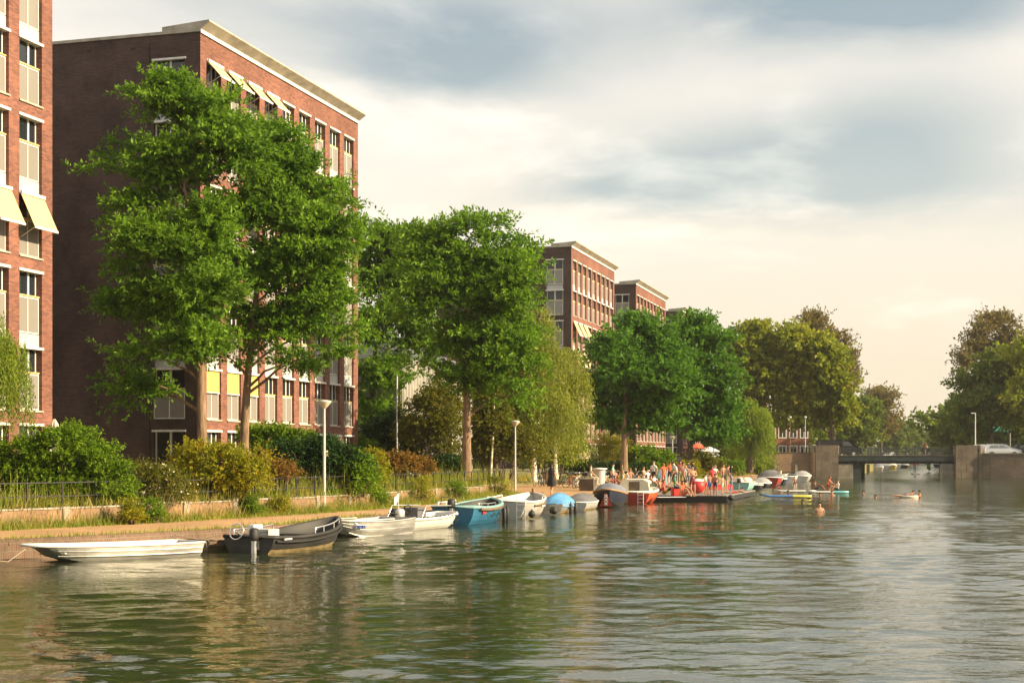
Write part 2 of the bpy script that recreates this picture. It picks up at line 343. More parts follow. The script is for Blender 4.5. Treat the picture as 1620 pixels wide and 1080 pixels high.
def build_water():
    rng = np.random.default_rng(5)
    ys = 13.0*np.exp(np.arange(0, 640)*0.0047); us = np.linspace(-0.45, 0.45, 460)
    Yg, U = np.meshgrid(ys, us, indexing='ij'); Xg = U*Yg; Z = np.zeros_like(Xg)
    sp = np.maximum(Yg*0.0047, Yg*(us[1]-us[0]))
    for i in range(130):
        lam = 0.19*(1.7/0.19)**(rng.random()**1.2); th = rng.normal(0, 0.68)+math.pi/2; k = 2*math.pi/lam
        amp = lam*0.0098/(2*math.pi)*(1.0 if lam < 2.5 else 0.7)
        fade = np.clip((lam/sp-2.6)/2.0, 0, 1)
        Z += amp*fade*np.sin(k*(Xg*math.cos(th)+Yg*math.sin(th))+rng.random()*6.28)
    gust = np.zeros_like(Xg)
    for i in range(14):
        lam = rng.uniform(5, 26); th = rng.uniform(0, math.pi); gust += np.sin(2*math.pi/lam*(Xg*math.cos(th)*0.45+Yg*math.sin(th))+rng.random()*6.28)
    Z *= 1.0+0.13*gust
    for i in range(16):
        lam = rng.uniform(2.8, 9.0); th = rng.normal(0, 0.5)+math.pi/2; fade = np.clip((lam/sp-2.6)/2.0, 0, 1)
        Z += lam*0.0032/(2*math.pi)*fade*np.sin(2*math.pi/lam*(Xg*math.cos(th)+Yg*math.sin(th))+rng.random()*6.28)
    V = np.stack([Xg, Yg, Z+0.0], -1).reshape(-1, 3); r, c = Xg.shape
    i = np.arange(r-1)[:, None]*c+np.arange(c-1)[None, :]
    Fc = np.stack([i, i+1, i+1+c, i+c], -1).reshape(-1, 4)
    me = np_mesh('water', V, Fc); me.polygons.foreach_set('use_smooth', np.ones(len(Fc), dtype=bool))
    tag(link('water', me, M['water']), 'rippled green brown canal water', kind='structure')
    b = MB(); b.quad((-380, -60, -0.09), (680, -60, -0.09), (680, 1500, -0.09), (-380, 1500, -0.09))
    tag(b.build('water', M['water']), 'calm far reach of canal water', kind='structure')
build_water()

# ---- land on the left bank
def strip(name, line, offs, mats, label, mids=None, flip=False):
    b = MB()
    for q in range(len(offs)-1):
        b.grid([[shift(p, offs[q][0], offs[q][1]) for p in line], [shift(p, offs[q+1][0], offs[q+1][1]) for p in line]], mids[q] if mids else 0, True, flip)
    return tag(b.build(name, mats), label, kind='structure')
strip('path', Q, [(0.28, QZ), (6, QZ+0.01), (60, QZ)], [M['paver']], 'sunlit tan brick quayside path')
qw = strip('quay', Q, [(0.0, -1.0), (0.0, QZ+0.05), (0.30, QZ+0.055), (0.30, QZ-0.2)], [M['quay_brick']], 'old red brick quay edge above the water')
strip('garden', W, [(0.12, 0.3), (0.14, 0.98), (3, 1.25), (7, GZ), (70, 1.5), (330, 1.5)], [M['soil']], 'planted garden strip behind the low wall')
strip('garden', W2, [(0.0, 0.40), (0.5, 0.75), (3, 1.2), (8, GZ), (70, 1.5), (330, 1.5)], [M['lawn']], 'grassy garden bank behind the gathering place')
b = MB(); b.prism([(-330, 168.4), (29.6, 168.4), (37.4, 168.4), (40.9, 181), (-330, 270)], -1, 2.45); tag(b.build('road', M['asphalt']), 'road embankment leading onto the bridge', kind='structure')
def bank(name, pts, z, m, label):
    b = MB(); b.prism(pts, -1, z); return tag(b.build(name, m), label, kind='structure')
fl = [(42.0, 181)]+[(42.0+0.288*(y-181), y) for y in (260, 400, 700, 1100, 1480)]
bank('ground', fl+[(-370, 1480), (-370, 272), (0, 190)], 1.2, M['lawn'], 'left bank of the far canal under trees')
fr = [(55.0+0.288*(y-181), y) for y in (1480, 1100, 700, 400, 260)]+[(55.0, 181)]
bank('ground', fr+[(55.0, 179.5), (66, 178), (670, 150), (670, 1480)], 1.9, M['lawn'], 'right bank of the far canal under trees')
b = MB(); b.prism([(51.6, 169.2), (58, 169.4), (66, 168), (110, 160), (660, 100), (660, 150), (66, 178), (54.5, 179)], -1, 2.45); tag(b.build('road', M['asphalt']), 'road along the right bank behind the stone wall', kind='structure')
b = MB(); b.prism([(37, 1150), (700, 1120), (700, 1480), (37, 1480)], -1, 1.5); tag(b.build('ground', M['lawn']), 'far end of the canal', kind='structure')

# ---- low garden wall with its fence
LW = [p for p in W if p[1] > 24]
def resample(line, step, start=0.0):
    out = []; acc = -start; prev = line[0]
    for p in line[1:]:
        seg = math.hypot(p[0]-prev[0], p[1]-prev[1]); d = 0.0
        while acc+seg-d >= step-1e-9 or (not out and start == 0.0):
            if not out and start == 0.0: out.append((prev[0], prev[1], math.atan2(p[1]-prev[1], p[0]-prev[0]))); continue
            d += step-acc; acc = 0.0; t = d/seg
            out.append((prev[0]+(p[0]-prev[0])*t, prev[1]+(p[1]-prev[1])*t, math.atan2(p[1]-prev[1], p[0]-prev[0])))
        acc += seg-d; prev = p
    return out
gw = thing('garden_wall', 'low weathered brick garden wall below the iron fence', 'wall')
cells = resample(LW, 2.6); rw = random.Random(3)
for i in range(len(cells)-1):
    (x0, y0, a0), (x1, y1, _) = cells[i], cells[i+1]; h = 1.0+rw.uniform(-0.03, 0.03); L_ = math.hypot(x1-x0, y1-y0); a = math.atan2(y1-y0, x1-x0)
    b = MB(); b.box(0.004, L_-0.004, -0.02, 0.2, 0.35, h); b.box(-0.01, L_-0.02, -0.05, 0.22, h, h+0.05, 1)
    b.build('wall_panel', [M['wall_brick'], M['concrete']], gw, (x0, y0, 0), a)
    b = MB(); b.box(-0.13, 0.13, -0.07, 0.22, 0.35, h+0.075); b.build('pier', [M['concrete']], gw, (x0, y0, 0), a)
fe = thing('garden_fence', 'black iron railing fence with slim posts on the low wall', 'fence')
posts = resample(LW, 1.3)
pm = MB().box(-0.022, 0.022, -0.022, 0.022, 1.0, 1.80).mesh('post')
for (x, y, a) in posts: link('post', pm, M['iron'] if not pm.materials else None, fe, (x-OUT[0]*0.1, y-OUT[1]*0.1, 0), a)
for zz, w in ((1.79, 0.045), (1.38, 0.03)):
    b = MB()
    for i in range(len(posts)-1):
        p, q = posts[i], posts[i+1]; b.bar((p[0]-OUT[0]*0.1, p[1]-OUT[1]*0.1, zz), (q[0]-OUT[0]*0.1, q[1]-OUT[1]*0.1, zz), w, 0.035)
    b.build('rail', M['iron'], fe)

# ---- bridge
M['bridge_brick'] = brick_mat('bridge_brick', (0.32, 0.21, 0.125), (0.24, 0.16, 0.10), (0.25, 0.19, 0.13), 0.24, 0.08, False, 0.4)
M['stone'] = mat('bridge_stone', (0.14, 0.112, 0.082), 0.85, var=0.28, vscale=1.3, bump=0.3, bscale=9)
M['pale_stone'] = mat('pale_stone', (0.23, 0.205, 0.16), 0.85, var=0.3, vscale=1.1, bump=0.3, bscale=9)
M['girder'] = mat('dark_green_girder', (0.022, 0.034, 0.038), 0.6, var=0.3, vscale=1.5, spec=0.3)
BY = 168.0
SK = Matrix(((1, 0.288, 0, -0.288*168.0), (0, 1, 0, 0), (0, 0, 1, 0), (0, 0, 0, 1)))      # the bridge follows the canal's axis
br = thing('canal_bridge', 'low dark steel bridge with railings between stone abutments', 'bridge')
b = MB(); b.box(29.6, 34.66, BY, BY+0.5, -0.8, 2.95); b.box(29.5, 34.7, BY-0.06, BY+0.6, 2.95, 3.05, 1); b.build('wing_wall', [M['bridge_brick'], M['stone']], br)
def block_wall(name, x0, x1, z0, z1, y0, y1, cols, rows, m):
    root = MB().box(x0+0.02, x1-0.02, y0+0.03, y1, z0, z1-0.02, 0, SK).build(name, m, br); rr = random.Random(int(x0*10))
    cw = (x1-x0)/cols; ch = (z1-z0)/rows
    for r in range(rows):
        o = (r % 2)*cw*0.5; edges = [x0]+[x0+o+cw*i for i in range(1 if o == 0 else 0, cols+1) if x0+0.1 < x0+o+cw*i < x1-0.1]+[x1]
        for i in range(len(edges)-1):
            MB().box(edges[i]+0.012, edges[i+1]-0.012, y0-0.02-rr.uniform(0, 0.02), y0+0.035, z0+r*ch+0.012, z0+(r+1)*ch-0.012).build('stone_block', m, root)
block_wall('abutment', 34.95, 37.6, -0.7, 3.85, BY-0.6, BY+11, 2, 6, M['stone'])
block_wall('abutment', 51.1, 53.6, -0.7, 3.85, BY-0.6, BY+11, 2, 6, M['stone'])
block_wall('abutment_base', 37.65, 39.4, -0.7, 1.7, BY-0.1, BY+11, 1, 5, M['pale_stone'])
block_wall('abutment_base', 49.4, 51.05, -0.7, 1.7, BY-0.1, BY+11, 1, 5, M['pale_stone'])
MB().box(39.42, 40.3, BY+0.1, BY+10.5, -0.8, 1.72, 0, SK).build('pier', M['girder'], br)
b = MB(); b.box(37.62, 51.08, BY-0.05, BY+10.5, 1.72, 2.45, 0, SK); b.box(37.62, 51.08, BY-0.35, BY-0.05, 2.0, 2.62); b.box(37.62, 51.08, BY-0.42, BY-0.04, 2.62, 2.68, 1)
for i in range(14): b.box(37.9+i*0.98, 37.96+i*0.98, BY-0.3, BY-0.06, 1.75, 2.0)
b.build('girder', [M['girder'], M['stone']], br)
MB().box(37.6, 51.1, BY+0.2, BY+10.4, 2.455, 2.52, 0, SK).build('deck', M['asphalt'], br)
M['rail_paint'] = mat('railing_paint', (0.035, 0.045, 0.05), 0.5)
for yy, dx in ((BY-0.25, 0.0), (BY+10.2, 2.94)):
    for zz in (3.50, 2.78): MB().bar((37.6+dx, yy, zz), (51.1+dx, yy, zz), 0.07, 0.06).build('rail', M['rail_paint'], br)
    pmm = MB().box(-0.035, 0.035, -0.035, 0.035, 2.68, 3.58).mesh('post')
    for i in range(13): link('post', pmm, M['rail_paint'] if not pmm.materials else None, br, (37.9+dx+i*1.07, yy, 0))
    b = MB()
    for i in range(78): b.box(37.75+dx+i*0.17-0.012, 37.75+dx+i*0.17+0.012, yy-0.012, yy+0.012, 2.78, 3.5)
    tag(b.build('baluster', M['rail_paint'], br), kind='stuff')
for x, z1 in ((34.8, 3.95), (53.95, 3.9)):
    b = MB(); b.lathe([(0.30, 2.97), (0.30, z1-0.3), (0.27, z1-0.12), (0.15, z1-0.02), (0.0, z1)], 18, (x, BY-0.2, 0)); b.build('bollard', M['pale_stone'] if x < 40 else M['stone'], br)
    MB().lathe([(0.40, -0.7), (0.40, 2.96)], 18, (x, BY-0.2, 0)).build('round_pier', M['bridge_brick'] if x < 40 else M['stone'], br)
# railing above the left wing wall
b = MB()
for zz in (3.95, 3.5): b.bar((28.0, BY+0.2, zz), (34.5, BY+0.2, zz), 0.06, 0.05)
b.build('rail', M['rail_paint'], br)
pmm = MB().box(-0.03, 0.03, -0.03, 0.03, 3.05, 4.0).mesh('post')
for i in range(6): link('post', pmm, M['rail_paint'] if not pmm.materials else None, br, (29.7+i*0.95, BY+0.2, 0))
# curved stone wall on the right
rwl = thing('stone_wall', 'long brown stone canal wall right of the bridge', 'wall')
pts = [(53.9, BY+0.2), (54.2, BY-0.6), (55.0, BY-1.1), (57, BY-1.5), (66, BY-3.0), (80, BY-6.0), (110, BY-13), (200, BY-32)]
M['rwall'] = brick_mat('dark_quay_brick', (0.205, 0.16, 0.115), (0.145, 0.115, 0.09), (0.17, 0.14, 0.11), 0.3, 0.1, False, 0.45)
b = MB(); b.grid([[(p[0], p[1], z) for p in pts] for z in (-1.0, 2.75)], 0, False); b.build('wall_face', M['rwall'], rwl)
b = MB(); b.grid([[(p[0], p[1]-0.06, 2.75) for p in pts], [(p[0], p[1]-0.06, 2.93) for p in pts], [(p[0]+0.15, p[1]+0.5, 2.94) for p in pts], [(p[0]+0.15, p[1]+0.5, 2.4) for p in pts]], 0, False); b.build('coping', M['stone'], rwl)

# ================================================================== BUILDINGS
BAY0, BAYP, BAYW, NB = 0.60, 2.005, 1.38, 9
LEN = BAY0+8*BAYP+BAYW+0.66; TOP = 21.67; REC = 0.28; DEP = 13.0; FL = 2.803; LINT0 = 3.79
WH = 2.32                                # height of a floor's window opening
def floor_lint(k): return LINT0+FL*k
def wall_plane(b, u0, us, zs, opened, P, rec, mi=0, mback=1, backd=0.75):
    """front face with real openings: P(u, d, z) gives the local point, d = depth into the wall"""
    for i in range(len(us)-1):
        for j in range(len(zs)-1):
            u, v, z, w = us[i], us[i+1], zs[j], zs[j+1]
            if not opened(i, j): b.quad(P(u, 0, z), P(v, 0, z), P(v, 0, w), P(u, 0, w), mi); continue
            def solid(a, c): return a < 0 or c < 0 or a >= len(us)-1 or c >= len(zs)-1 or not opened(a, c)
            if solid(i-1, j): b.quad(P(u, 0, z), P(u, 0, w), P(u, backd, w), P(u, backd, z), mi)
            if solid(i+1, j): b.quad(P(v, 0, z), P(v, backd, z), P(v, backd, w), P(v, 0, w), mi)
            if solid(i, j-1): b.quad(P(u, 0, z), P(u, backd, z), P(v, backd, z), P(v, 0, z), mi)
            if solid(i, j+1): b.quad(P(u, 0, w), P(v, 0, w), P(v, backd, w), P(u, backd, w), mi)
            b.quad(P(u, backd, z), P(v, backd, z), P(v, backd, w), P(u, backd, w), mback)
SLOTS = [(0, 0), (1, 2), (3, 4), (5, 6)]
GU0, GU1 = 0.77, 2.37                    # window column in the gable
def slot_z(sl): return floor_lint(sl[0])-WH, floor_lint(sl[1])
def wall_mesh():
    b = MB()
    us = [0.0]
    for i in range(NB): us += [BAY0+i*BAYP, BAY0+i*BAYP+BAYW]
    us.append(LEN); zs = [0.5]
    for sl in SLOTS: zs += list(slot_z(sl))
    zs.append(TOP)
    wall_plane(b, 0, us, zs, lambda i, j: i % 2 == 1 and j % 2 == 1, lambda u, d, z: (u, d, z), REC)
    gs = [0.0, GU0, GU1, DEP]
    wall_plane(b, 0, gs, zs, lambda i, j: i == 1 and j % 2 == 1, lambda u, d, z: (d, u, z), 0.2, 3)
    b.quad((LEN, 0, 0.5), (LEN, DEP, 0.5), (LEN, DEP, TOP), (LEN, 0, TOP)); b.quad((LEN, DEP, 0.5), (0, DEP, 0.5), (0, DEP, TOP), (LEN, DEP, TOP))
    b.quad((0, 0, TOP), (LEN, 0, TOP), (LEN, DEP, TOP), (0, DEP, TOP), 2)
    return b.mesh('wall')
def frame_mesh(w, h, thick=0.06, mull=0.62):
    b = MB(); t = thick
    b.box(0, t, 0, 0.07, 0, h); b.box(w-t, w, 0, 0.07, 0, h); b.box(t, w-t, 0, 0.07, h-t, h); b.box(t, w-t, 0, 0.07, 0, t)
    m = w*mull; b.box(m-t*0.75, m+t*0.75, -0.01, 0.08, t, h-t); return b.mesh('window')
def pane_mesh(w, h): return MB().box(0, w, 0.03, 0.036, 0, h).mesh('pane')
def balu_mesh(w, h=1.32):
    b = MB(); t = 0.045
    b.box(0, t, 0, 0.04, 0, h); b.box(w-t, w, 0, 0.04, 0, h); b.box(t, w-t, 0, 0.04, 0, t); b.box(t, w-t, 0, 0.04, h-t, h)
    b.box(w/2-t/2, w/2+t/2, 0.001, 0.039, t, h-t); b.box(t, w/2-t/2, 0.015, 0.025, t, h-t, 1); b.box(w/2+t/2, w-t, 0.015, 0.025, t, h-t, 1)
    b.box(-0.02, w+0.02, -0.03, 0.06, h+0.02, h+0.075, 2); return b.mesh('balustrade')
def curtain_mesh(w, h, k):
    b = MB(); n = 14; rr = random.Random(k)
    b.grid([[(i*w/n, 0.03*math.sin(i*2.2+k), z) for i in range(n+1)] for z in (0, h)], 0, True); return b.mesh('curtain')
def awning_mesh(w, e, d):
    b = MB(); th = 0.012
    top = [(0, 0, 0), (w, 0, 0), (w, -e, -d), (0, -e, -d)]; nz = e/math.hypot(e, d)*th; ny = -d/math.hypot(e, d)*th
    bot = [(x, y-ny, z-nz) for x, y, z in top]
    b.add(top+bot, [(3, 2, 1, 0), (4, 5, 6, 7), (0, 1, 5, 4), (1, 2, 6, 5), (2, 3, 7, 6), (3, 0, 4, 7)], 0)
    b.box(0, w, -e-0.02, -e+0.015, -d-0.07, -d+0.015, 1); b.box(-0.01, w+0.01, -0.06, 0.06, -0.02, 0.1, 1); return b
def make_templates():
    T = {}
    ww = BAYW; T['wall'] = wall_mesh()
    for m in (M['brick'], M['room'], M['roof'], M['shaded_gable_brick']): T['wall'].materials.append(m)
    T['frame'] = frame_mesh(ww-0.1, WH-0.03); T['frame'].materials.append(M['white'])
    T['gframe'] = frame_mesh(GU1-GU0-0.04, WH-0.03, 0.07, 0.5); T['gframe'].materials.append(M['white'])
    fw = ww-0.1; hh = WH-0.15
    T['pane_a'] = pane_mesh(fw*0.62-0.105, hh); T['pane_b'] = pane_mesh(fw*0.38-0.105, hh); T['gpane'] = pane_mesh((GU1-GU0-0.04)/2-0.122, hh)
    for k in ('pane_a', 'pane_b', 'gpane'): T[k].materials.append(M['glass'])
    T['balu'] = balu_mesh(ww-0.02); T['gbalu'] = balu_mesh(GU1-GU0-0.02)
    for k in ('balu', 'gbalu'):
        for m in (M['white'], M['mesh_panel'], M['rail_yellow']): T[k].materials.append(m)
    T['lintel'] = MB().box(-0.06, ww+0.06, -0.05, 0.24, 0.004, 0.10).mesh('lintel'); T['lintel'].materials.append(M['white'])
    T['glintel'] = MB().box(-0.06, GU1-GU0+0.06, -0.05, 0.18, 0.004, 0.10).mesh('lintel'); T['glintel'].materials.append(M['white'])
    T['sill'] = MB().box(-0.04, ww+0.04, -0.06, 0.2, -0.07, -0.004).mesh('sill'); T['sill'].materials.append(M['concrete'])
    T['span'] = MB().box(0.01, ww-0.01, 0.0, 0.06, 0, FL-WH-0.03).box(ww*0.3-0.012, ww*0.3+0.012, -0.006, 0.0, 0, FL-WH-0.03, 1).mesh('spandrel_panel')
    for m in (M['grey_panel'], M['white']): T['span'].materials.append(m)
    for i in range(3):
        T['cur%d' % i] = curtain_mesh((0.35, 0.55, 0.95)[i], hh, i); T['cur%d' % i].materials.append(M['curtain_green'] if i == 1 else M['curtain'])
    for k, (e, d) in {'aw_top': (0.62, 0.68), 'aw_low': (0.58, 1.22)}.items():
        b = awning_mesh(ww+0.06, e, d)
        for x in (0.08, ww-0.06): b.bar((x, 0.05, -d-0.35), (x, -e, -d), 0.02, 0.02, 1)
        T[k] = b.mesh('awning'); T[k].materials.append(M['awning']); T[k].materials.append(M['white'])
        T[k+'y'] = T[k].copy(); T[k+'y'].materials[0] = M['awning_yellow']
    b = MB(); b.box(0.05, ww-0.05, 0.12, 0.135, -0.95, 0.0); b.box(0.03, ww-0.03, 0.10, 0.15, -1.0, -0.95, 1); T['blind'] = b.mesh('sun_blind'); T['blind'].materials.append(M['awning_yellow']); T['blind'].materials.append(M['white'])
    b = MB(); pr = [(0.0, 0.004), (-0.03, 0.004), (-0.05, 0.12), (-0.48, 0.42), (-0.46, 0.50), (1.9, 0.34), (1.9, 0.004)]
    b.extr(pr, -0.05, LEN+0.06, 0); T['cornice'] = b.mesh('cornice'); T['cornice'].materials.append(M['concrete'])
    T['band'] = MB().box(-0.06, LEN+0.07, -0.075, -0.032, -0.06, 0.10).mesh('white_band'); T['band'].materials.append(M['white'])
    b = MB(); b.box(-0.05, 0.25, 1.92, DEP+0.1, 0.004, 0.14); b.box(0.25, LEN+0.06, DEP-0.2, DEP+0.1, 0.004, 0.14); b.box(LEN-0.2, LEN+0.06, 1.92, DEP-0.2, 0.004, 0.14)
    T['coping'] = b.mesh('coping'); T['coping'].materials.append(M['concrete'])
    b = MB()
    for u, z in ((3.3, -0.55), (5.6, -0.5), (8.7, -0.55)): b.box(-0.02, 0.005, u, u+0.22, z, z+0.09)
    b.box(-0.03, 0.0, 2.55, 2.565, 0.5-TOP, -0.3); T['vent'] = b.mesh('vent'); T['vent'].materials.append(M['room'])
    return T
T = make_templates()
def apartment(label, s0, awn={}, bays=range(NB), full=True, gable=True, seed=0):
    x, y = fac(s0, 0); rr = random.Random(seed)
    o = thing('apartment_block', label, 'building', (x, y, 0), FRZ)
    link('wall', T['wall'], None, o); link('cornice', T['cornice'], None, o, (0, 0, TOP)); link('white_band', T['band'], None, o, (0, 0, TOP)); link('coping', T['coping'], None, o, (0, 0, TOP)); link('vent', T['vent'], None, o, (0, 0, TOP))
    for k in range(7):
        zl = floor_lint(k); z0 = zl-WH
        for i in bays:
            bx = BAY0+i*BAYP
            w = link('window', T['frame'], None, o, (bx+0.05, REC-0.06, z0+0.01))
            if full:
                fw = BAYW-0.1
                link('pane', T['pane_a'], None, w, (0.06, 0, 0.06)); link('pane', T['pane_b'], None, w, (fw*0.62+0.045, 0, 0.06))
                c = rr.random()
                if c < 0.85: link('curtain', T['cur%d' % rr.choice((0, 2, 2, 1, 0))], None, w, (rr.choice((0.06, 0.2)), 0.16, 0.06))
            else: link('pane', T['pane_a'], None, w, (0.06, 0, 0.06)); link('pane', T['pane_b'], None, w, ((BAYW-0.1)*0.62+0.045, 0, 0.06))
            if k > 0: link('balustrade', T['balu'], None, w, (-0.04, -0.09, 0.0))
            link('lintel', T['lintel'], None, o, (bx, 0, zl-0.10))
            if k in (0, 1, 3, 5): link('sill', T['sill'], None, o, (bx, 0, z0))
            if k in (1, 3, 5): link('spandrel_panel', T['span'], None, o, (bx, 0.12, zl+0.015))
            a = awn.get((k, i))
            if a: link('sun_blind' if a == 'blind' else 'awning', T[a], None, o, (bx-0.03, -0.08, zl-0.12))
        if gable:
            w = link('window', T['gframe'], None, o, (0.16, GU1-0.02, z0+0.01), -math.pi/2)
            link('pane', T['gpane'], None, w, (0.07, 0, 0.06)); link('pane', T['gpane'], None, w, ((GU1-GU0-0.04)/2+0.052, 0, 0.06))
            if rr.random() < 0.5: link('curtain', T['cur%d' % rr.choice((0, 2))], None, w, (0.1, 0.2, 0.06))
            if k > 0: link('balustrade', T['gbalu'], None, w, (-0.01, -0.14, 0.0))
            link('lintel', T['glintel'], None, o, (0, GU1, zl-0.10), -math.pi/2)
            if k in (1, 3, 5): MB().box(0.1, 0.14, GU0+0.01, GU1-0.01, zl+0.015, zl+FL-WH-0.02).build('spandrel_panel', M['grey_panel'], o)
    return o
aw = {(6, 0): 'aw_top', (6, 1): 'aw_top', (6, 2): 'aw_top', (6, 3): 'aw_top', (4, 1): 'aw_lowy', (4, 2): 'aw_lowy', (1, 0): 'blind', (1, 1): 'blind', (1, 2): 'blind', (0, 6): 'aw_low', (0, 7): 'aw_low'}
apartment('tall red brick apartment block rising behind the two big locust trees', 0.0, aw, seed=4)
apartment('red brick apartment block beside the willow with cream awnings at mid height', (54.4-FY)/D[1]-LEN, {(3, 8): 'aw_low', (3, 7): 'aw_low', (3, 6): 'aw_low'}, bays=range(4, 9), gable=False, seed=9)
apartment('farther red brick apartment block with two rows of white awnings', (132.6-FY)/D[1], {(k, i): 'aw_low' for k in (3, 4) for i in (0, 1, 2)} | {(0, i): 'aw_low' for i in (0, 1, 2)}, seed=5)
apartment('brick apartment block next beyond the one with white awnings', (161.5-FY)/D[1], {}, full=False, seed=6)
apartment('most distant brick apartment block, only its roof showing above trees', (191.7-FY)/D[1], {}, full=False, seed=8)

# ---- pale metal-clad hall between the blocks
M['clad'] = mat('pale_metal_cladding', (0.47, 0.46, 0.42), 0.5, metal=0.2, var=0.15, vscale=1.2)
x, y = fac(30, 1.5)
hall = thing('metal_hall', 'pale ribbed metal hall with slanted glazed roof half hidden by trees', 'building', (x, y, 0), FRZ)
b = MB(); b.box(0, 15, 0, 10, 0.5, 9.0)
for i in range(50): b.box(0.1+i*0.3, 0.2+i*0.3, -0.05, 0, 0.6, 8.9)
for i in range(33): b.box(-0.05, 0, 0.1+i*0.3, 0.2+i*0.3, 0.6, 8.9)
b.build('wall', M['clad'], hall)
b = MB(); b.add([(-0.1, -0.1, 9.0), (15.1, -0.1, 9.0), (15.1, 10, 13.2), (-0.1, 10, 13.2), (-0.1, 10, 9.0), (15.1, 10, 9.0)], [(0, 1, 2, 3), (0, 3, 4), (1, 5, 2), (3, 2, 5, 4)]); b.build('roof', M['glass'], hall)
for i in range(13):
    MB().bar((i*1.25, -0.1, 9.06), (i*1.25, 10, 13.26), 0.09, 0.09).build('roof_bar', M['white'], hall)
# ---- terrace of houses left of the bridge
M['brick_far'] = brick_mat('terrace_brick', (0.30, 0.12, 0.075), (0.22, 0.09, 0.06), (0.3, 0.25, 0.2), 0.24, 0.08)
def terrace(label, x, y, rz, w, h, d, nx, nz, wallm, z0=1.2, ww=1.1, wh=1.5, roofh=0.0):
    o = thing('terrace_house', label, 'building', (x, y, z0), rz)
    MB().box(0, w, 0, d, 0, h).build('wall', wallm, o)
    if roofh: b = MB(); b.extr([(-0.3, h), (d/2, h+roofh), (d+0.3, h)], -0.2, w+0.2); b.build('roof', M['roof'], o)
    else: MB().box(-0.15, w+0.15, -0.2, d+0.2, h, h+0.3).build('roof', M['white'], o)
    wm = MB(); t = 0.12
    wm.box(-ww/2, ww/2, -0.06, 0.0, 0, t); wm.box(-ww/2, ww/2, -0.06, 0, wh-t, wh); wm.box(-ww/2, -ww/2+t, -0.06, 0, t, wh-t); wm.box(ww/2-t, ww/2, -0.06, 0, t, wh-t); wm.box(-0.05, 0.05, -0.06, 0, t, wh-t)
    wm = wm.mesh('window'); wm.materials.append(M['white']); pm_ = MB().box(-ww/2+t, ww/2-t, -0.02, -0.004, t, wh-t).mesh('pane'); pm_.materials.append(M['glass'])
    for i in range(nx):
        for k in range(nz):
            q = link('window', wm, None, o, ((i+0.5)*w/nx, 0, 1.0+k*(h-0.8)/nz)); link('pane', pm_, None, q)
    return o
terrace('terrace of brick houses with white windows beside the bridge', PX(1212, 205), 205, R(4), 6.2, 9.5, 9, 4, 3, M['brick_far'], 1.2, 1.2, 1.9)
terrace('shadowed brick house behind the trees on the right bank', PX(1585, 262), 262, R(-2), 26, 12, 10, 9, 4, M['brick_far'], 1.9)
M['tower_glass'] = mat('tower_glass', (0.22, 0.30, 0.36), 0.25, var=0.12, vscale=0.2)
M['dark_brick'] = mat('far_dark_brick', (0.16, 0.10, 0.08), 0.9, var=0.2, vscale=0.2)
def far_block(name, label, px0, px1, py, Y, m, rows, cols, steps=()):
    x0, x1 = PX(px0, Y), PX(px1, Y); z1 = PZ(py, Y)
    o = thing(name, label, 'building', (x0, Y, 1.0)); MB().box(0, x1-x0, 0, 18, 0, z1-1).build('wall', m, o)
    for a, c, py2 in steps: MB().box((x1-x0)*a, (x1-x0)*c, 0.5, 14, z1-1, PZ(py2, Y)-1).build('upper_storey', m, o)
    pm_ = MB().box(0, (x1-x0)/cols*0.62, -0.12, -0.02, 0, (z1-3)/rows*0.5).mesh('window'); pm_.materials.append(M['glass'])
    for i in range(cols):
        for k in range(rows): link('window', pm_, None, o, ((i+0.2)*(x1-x0)/cols, 0, 1.2+k*(z1-3)/rows))
far_block('office_tower', 'blue grey office tower far down the canal', 1481, 1496, 671, 900, M['tower_glass'], 8, 4)
far_block('brick_office', 'stepped dark brick building left of the distant tower', 1458, 1478, 696, 820, M['dark_brick'], 3, 5, ((0.45, 0.95, 686),))
far_block('pale_office', 'pale distant building above the canal trees', 1427, 1437, 683, 880, M['grey_panel'], 5, 3)

# ================================================================== VEGETATION
M['leaf_locust'] = leaf_mat('locust_leaf', (0.038, 0.105, 0.012), (0.195, 0.335, 0.028), None, 0.36, scale=0.55)
M['leaf_locust2'] = leaf_mat('deep_green_leaf', (0.034, 0.100, 0.014), (0.125, 0.265, 0.028), None, 0.32, scale=0.45)
M['leaf_plane'] = leaf_mat('plane_leaf', (0.125, 0.175, 0.020), (0.30, 0.32, 0.030), (0.36, 0.32, 0.03), 0.34, scale=0.16)
M['leaf_birch'] = leaf_mat('birch_leaf', (0.115, 0.150, 0.024), (0.290, 0.315, 0.058), None, 0.38, scale=0.5)
M['leaf_willow'] = leaf_mat('willow_leaf', (0.11, 0.17, 0.020), (0.25, 0.32, 0.045), None, 0.40, scale=0.6)
M['leaf_poplar'] = leaf_mat('poplar_leaf', (0.105, 0.090, 0.032), (0.215, 0.170, 0.058), None, 0.3, scale=0.2)
M['leaf_far'] = leaf_mat('far_leaf', (0.065, 0.110, 0.020), (0.170, 0.215, 0.034), None, 0.34, scale=0.15)
M['leaf_shrub'] = leaf_mat('shrub_leaf', (0.060, 0.130, 0.008), (0.190, 0.295, 0.018), None, 0.34, scale=1.2)
M['leaf_gold'] = leaf_mat('golden_shrub_leaf', (0.14, 0.17, 0.010), (0.34, 0.31, 0.020), (0.40, 0.23, 0.015), 0.34, scale=0.9)
M['leaf_dark'] = leaf_mat('evergreen_leaf', (0.012, 0.040, 0.010), (0.040, 0.095, 0.018), None, 0.2, scale=0.9)
M['leaf_red'] = leaf_mat('russet_leaf', (0.14, 0.10, 0.025), (0.29, 0.145, 0.035), (0.12, 0.14, 0.02), 0.3, scale=0.9)
